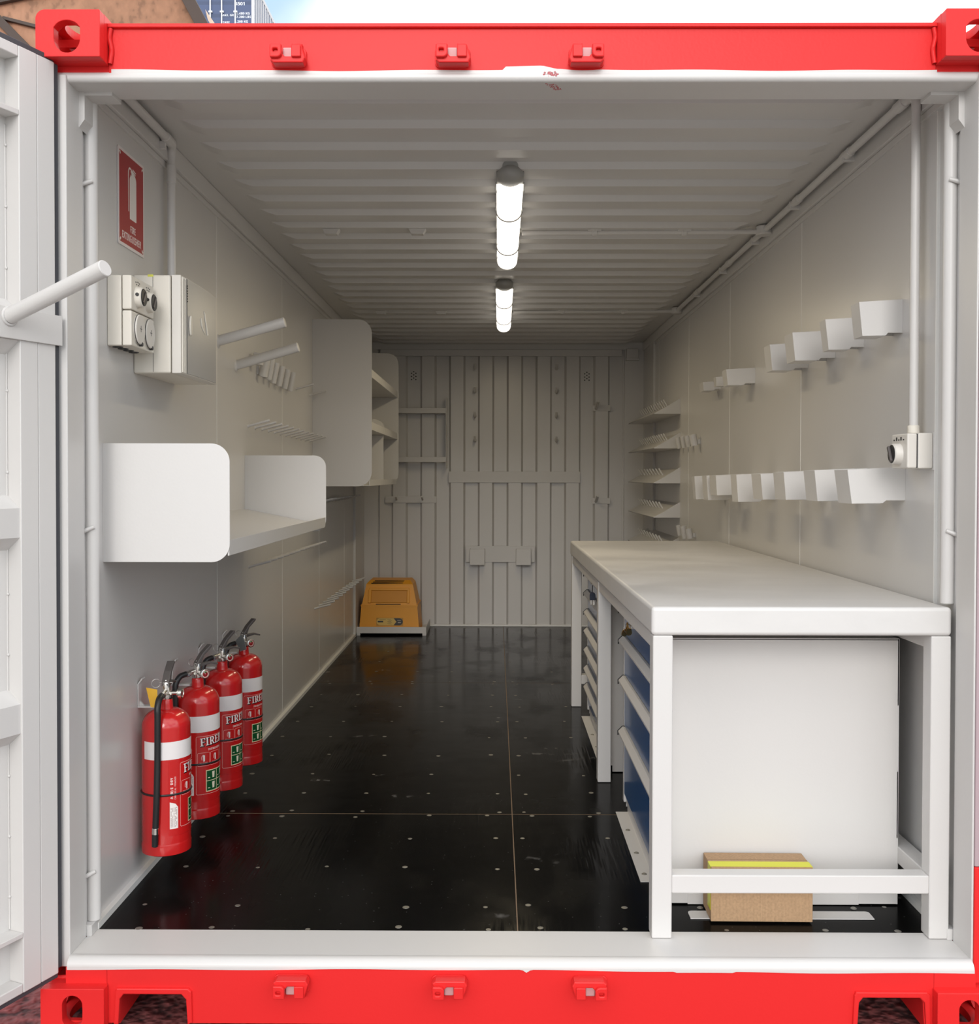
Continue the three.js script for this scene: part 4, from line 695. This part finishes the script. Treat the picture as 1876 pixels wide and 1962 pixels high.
// ---------------------------------------------------------------- workbench, drawer cabinets, carton
{
  const t = thing('workbench', 'long white steel workbench with a thick top along the right wall', 'workbench', [0.358, 0, -0.158], 0.004);
  const W = 0.799, L = 2.86;
  mesh('bench_top', bx(-0.004, W, 0.817, 0.894, -L, 0, 0.011), benchTopMat, t);
  for (const x of [0, W - 0.055]) for (const z of [-0.002, -1.418, -L + 0.06]) mesh('leg', bx(x, x + 0.054, 0.001, 0.817, z - 0.054, z, 0.004), paint, t);
  for (const z of [-0.004, -L + 0.058]) mesh('cross_rail', bx(0.053, W - 0.054, 0.122, 0.172, z - 0.05, z, 0.004), paint, t);
  mesh('long_rail', bx(W - 0.053, W - 0.003, 0.122, 0.172, -L + 0.055, -0.056, 0.004), paint, t);
  mesh('under_frame', [bx(0.003, 0.05, 0.778, 0.817, -L + 0.06, -0.056, 0.002), bx(W - 0.05, W - 0.003, 0.778, 0.817, -L + 0.06, -0.056, 0.002)], paint, t);
}
function cabinet(label, z0, z1, tops, keyKind) {
  const t = thing('drawer_cabinet', label, 'drawer cabinet', [0.416, 0, z0], 0, 'blue drawer cabinets under the workbench'), L = z0 - z1, D = 0.688;
  mesh('carcass', [bx(0.012, D, 0.004, 0.776, -0.004, 0, 0.001), bx(0.012, D, 0.004, 0.776, -L, -L + 0.004, 0.001), bx(0.012, D, 0.77, 0.774, -L, 0, 0.001), bx(D - 0.004, D, 0.004, 0.774, -L, 0, 0), bx(0.008, D, 0.03, 0.06, -L + 0.002, -0.002, 0.001), bx(0, 0.014, 0.03, 0.776, -0.03, 0, 0.001), bx(0, 0.014, 0.03, 0.776, -L, -L + 0.03, 0.001)], paint, t);
  tops.forEach((y1, i) => {
    const y0 = (i + 1 < tops.length ? tops[i + 1] : 0.058) + 0.004;
    const d = mesh('drawer', bx(0.001, 0.02, y0, y1 - 0.03, -L + 0.031, -0.031, 0.0015), blue, t);
    mesh('drawer_body', bx(0.02, D - 0.02, y0 + 0.01, y1 - 0.012, -L + 0.04, -0.04, 0.001), paint, d);
    mesh('handle', ext([[0.004, -0.03], [0.004, 0], [-0.006, 0.001], [-0.0225, -0.0155], [-0.0225, -0.022], [-0.019, -0.022], [-0.006, -0.009], [-0.003, -0.03]].reverse(), L - 0.068, -L + 0.034, [], 0.0006).translate(0, y1, 0), aluGrey, d);
    each('handle_cap', [-0.034, -L + 0.03].map((z) => ext([[0.004, -0.03], [0.004, 0.002], [-0.007, 0.003], [-0.025, -0.0145], [-0.025, -0.031], [-0.0205, -0.031], [-0.0205, -0.017], [-0.006, -0.004]].reverse(), 0.005, z).translate(0, y1, 0)), black, d);
  });
  mesh('floor_flange', [bx(-0.034, 0.012, 0.001, 0.0035, -L + 0.06, -0.16, 0.0008), bx(0.01, 0.013, 0.002, 0.03, -L + 0.06, -0.16, 0.0008)], paint, t);
  mesh('floor_flange', ext(rrect(0.07, 0.585, 0, 0.05, [0.012, 0.012, 0, 0], 4), 0.0025, 0.001).rotateX(Math.PI / 2).translate(0, 0.0045, 0.05), paint, t);
  mesh('floor_flange_web', bx(0.08, 0.575, 0.002, 0.032, 0, 0.002, 0.0005), paint, t);
  for (const z of [-0.22, -0.4, -0.62]) mesh('screw', lathe([[0, 0.003], [0.005, 0.003], [0.009, 0]], 10).translate(-0.014, 0.0035, z), zinc, t);
  for (const x of [0.11, 0.55]) mesh('screw', lathe([[0, 0.003], [0.005, 0.003], [0.009, 0]], 10).translate(x, 0.0045, 0.032), zinc, t);
  mesh('lock', rod(V(-0.004, 0.742, -L * 0.52), V(-0.03, 0.742, -L * 0.52), 0.008, 0.008, 14), chrome, t);
  return t;
}
cabinet('drawer cabinet with four deep blue drawers nearest the opening', -0.385, -1.265, [0.766, 0.652, 0.503, 0.313]);
cabinet('drawer cabinet with seven shallow blue drawers between the middle and far bench legs', -1.72, -2.79, [0.755, 0.655, 0.556, 0.46, 0.361, 0.265, 0.17]);
{
  const t = thing('key_set', 'bunch of brass keys in the lock of the nearer drawer cabinet', 'keys', [0.383, 0.748, -0.845]);
  mesh('key_ring', new THREE.TorusGeometry(0.014, 0.0012, 6, 22).rotateY(0.5).translate(-0.006, -0.012, 0), steel, t);
  for (const [a, y] of [[0.2, 0], [-0.35, -0.006]]) mesh('key', [ext(rrect(-0.011, 0.011, -0.036, -0.012, 0.008, 5), 0.002, -0.001), bx(-0.003, 0.003, -0.012, 0.008, -0.001, 0.001, 0.0005)].map((g) => g.clone().rotateY(0.5).rotateZ(a).translate(-0.006, y, a * 0.02)), brass, t);
}
{
  const t = thing('key_set', 'keys with a dark blue fob hanging from the farther drawer cabinet', 'keys', [0.38, 0.745, -2.12]);
  mesh('cord', rod(V(0, 0, 0), V(-0.001, -0.034, 0), 0.0018, 0.0018, 8), black, t);
  mesh('fob', ext(rrect(-0.013, 0.013, -0.068, -0.032, [0.004, 0.004, 0.012, 0.012], 6), 0.006, -0.003, [], 0.001), std([0.012, 0.02, 0.045], 0.4), t);
  for (const x of [-0.006, 0.006]) mesh('key', [bx(x - 0.004, x + 0.004, -0.09, -0.066, -0.001, 0.001, 0.0008)], chrome, t);
}
{
  const t = thing('carton', 'small brown cardboard carton with yellow tape on the floor under the workbench', 'box', [0.679, 0.005, -0.314], -0.01);
  mesh('carton_body', bx(-0.141, 0.141, 0, 0.152, -0.058, 0.056, 0.002), cardboard, t);
  mesh('tape', [bx(-0.1418, 0.1418, 0.1515, 0.1527, 0.012, 0.05, 0.0003), bx(-0.1421, -0.1408, 0.03, 0.1522, 0.012, 0.05, 0.0003), bx(0.1408, 0.1421, 0.03, 0.1522, 0.012, 0.05, 0.0003)], tapeYellow, t);
  mesh('flap_seam', bx(-0.1405, 0.1405, 0.1518, 0.1524, -0.002, -0.0008, 0), std([0.2, 0.12, 0.06], 0.9), t);
}

// ---------------------------------------------------------------- outside: rusty hopper, container stack
{
  const Z = -7, d = 9.596, px = (x, y) => [-0.0623 + (x - 950.6) * d / 1977.3, 1.2412 + (913.4 - y) * d / 1977.3];
  const t = thing('hopper', 'rusty brown sheet structure with dark steel ribs behind the upper left of the container', 'structure', [-4.2, YG, Z]);
  const o = ([x, y]) => [x + 4.2, y - YG];
  mesh('skin', ext([px(-160, 420), px(590, 420), px(256, -200), px(-160, -200)].map(o), 0.12, -0.12, [], 0), rust, t);
  const bar = (a, b, w, z = 0.05) => { const [x0, y0] = o(px(...a)), [x1, y1] = o(px(...b)), L = Math.hypot(x1 - x0, y1 - y0), an = Math.atan2(y1 - y0, x1 - x0); return bx(-L / 2, L / 2, -w / 2, w / 2, 0, z, 0.004).rotateZ(an).translate((x0 + x1) / 2, (y0 + y1) / 2, 0); };
  mesh('rib', bar([586, 420], [264, -180], 0.11, 0.09), rustDark, t);
  mesh('rib', bar([-60, 22], [130, -17], 0.065), rustDark, t);
  mesh('rib', bar([-30, 12], [120, 165], 0.075), rustDark, t);
  mesh('rib', bar([10, 42], [120, 70], 0.03, 0.04), rustDark, t);
  mesh('edge_flange', [ext([px(386, 10), px(420, 60), px(408, 60), px(391, 30)].map(o).reverse(), 0.05, -0.2)], cream, t);
  for (const x of [0, 400]) { const [X, Y] = o(px(x, 420)); mesh('leg', bx(X - 0.1, X + 0.1, 0, Y, -0.16, 0.0, 0.01), rustDark, t); }
}
{
  const navy = std([0.06, 0.1, 0.2], 0.6), paleGrey = std([0.6, 0.6, 0.62], 0.5), white = std([0.8, 0.8, 0.8], 0.5);
  const front = canvasTex(512, 544, (x, W, H) => {
    x.fillStyle = '#4c5a7c'; x.fillRect(0, 0, W, H); x.fillStyle = '#44516f'; for (let i = 0; i < 6; i++) x.fillRect(0, 40 + i * 90, W, 26);
    x.fillStyle = '#e8ebf0'; x.font = 'bold 96px serif'; x.fillText('T', 46, 165); x.font = 'bold 20px sans-serif'; x.fillText('ETNOR', 32, 192);
    x.font = 'bold 34px sans-serif'; x.fillText('TCLU', 302, 104); x.fillText('4501', 388, 160); x.font = 'bold 22px sans-serif'; x.fillText('MAX. GR', 290, 237); x.fillText('TARE', 298, 288);
    x.font = 'bold 24px sans-serif'; x.fillText('30.480 KG', 384, 226); x.fillText('67.200 LBS', 384, 250); x.fillText('2.200 KG', 384, 284); x.fillText('4.850 LBS', 384, 308);
  });
  const t = thing('shipping_container', 'blue shipping container with white lock rods high in the stack against the sky', 'container', [-9.14, 14.69, -31], 0, 'blue containers stacked in the yard behind');
  mesh('body', bx(-1.22, 1.22, 0, 2.59, -6.06, -0.05, 0), navy, t);
  mesh('door_face', new THREE.PlaneGeometry(2.3, 2.45).translate(0, 1.295, -0.02), std([1, 1, 1], 0.6, 0, { map: front }), t, true);
  mesh('end_frame', [bx(-1.22, -1.13, 0, 2.59, -0.12, 0, 0), bx(1.13, 1.22, 0, 2.59, -0.12, 0, 0), bx(-1.22, 1.22, 0, 0.12, -0.12, 0, 0), bx(-1.22, 1.22, 2.48, 2.59, -0.12, 0, 0)], paleGrey, t);
  for (const x of [-0.75, -0.2, 0.17, 0.61]) { const r = mesh('lock_rod', rod(V(x, 0.1, 0.02), V(x, 2.5, 0.02), 0.024, 0.024, 8), white, t); mesh('keeper', bx(x - 0.05, x + 0.07, 1.55, 1.6, 0, 0.05, 0), white, r); }
  for (let i = 0; i < 22; i++) mesh('side_rib', bx(1.2, 1.235, 0.14, 2.46, -0.3 - i * 0.265, -0.18 - i * 0.265, 0), paleGrey, t);
  mesh('top_rail', bx(1.2, 1.24, 2.46, 2.59, -6.06, -0.1, 0), paleGrey, t);
  for (let i = 1; i < 6; i++) copyOf(t, [-9.14 + 0.01 * i, 14.69 - i * 2.6, -31], 0, `blue shipping container in the stack behind, ${['second', 'third', 'fourth', 'fifth', 'sixth'][i - 1]} from its top`);
  copyOf(t, [-9.14, 14.69 - 6 * 2.6 + 0.51, -31], 0, 'half-height blue shipping container at the foot of the stack behind').scale.y = 0.8;
}

renderer.render(scene, camera);
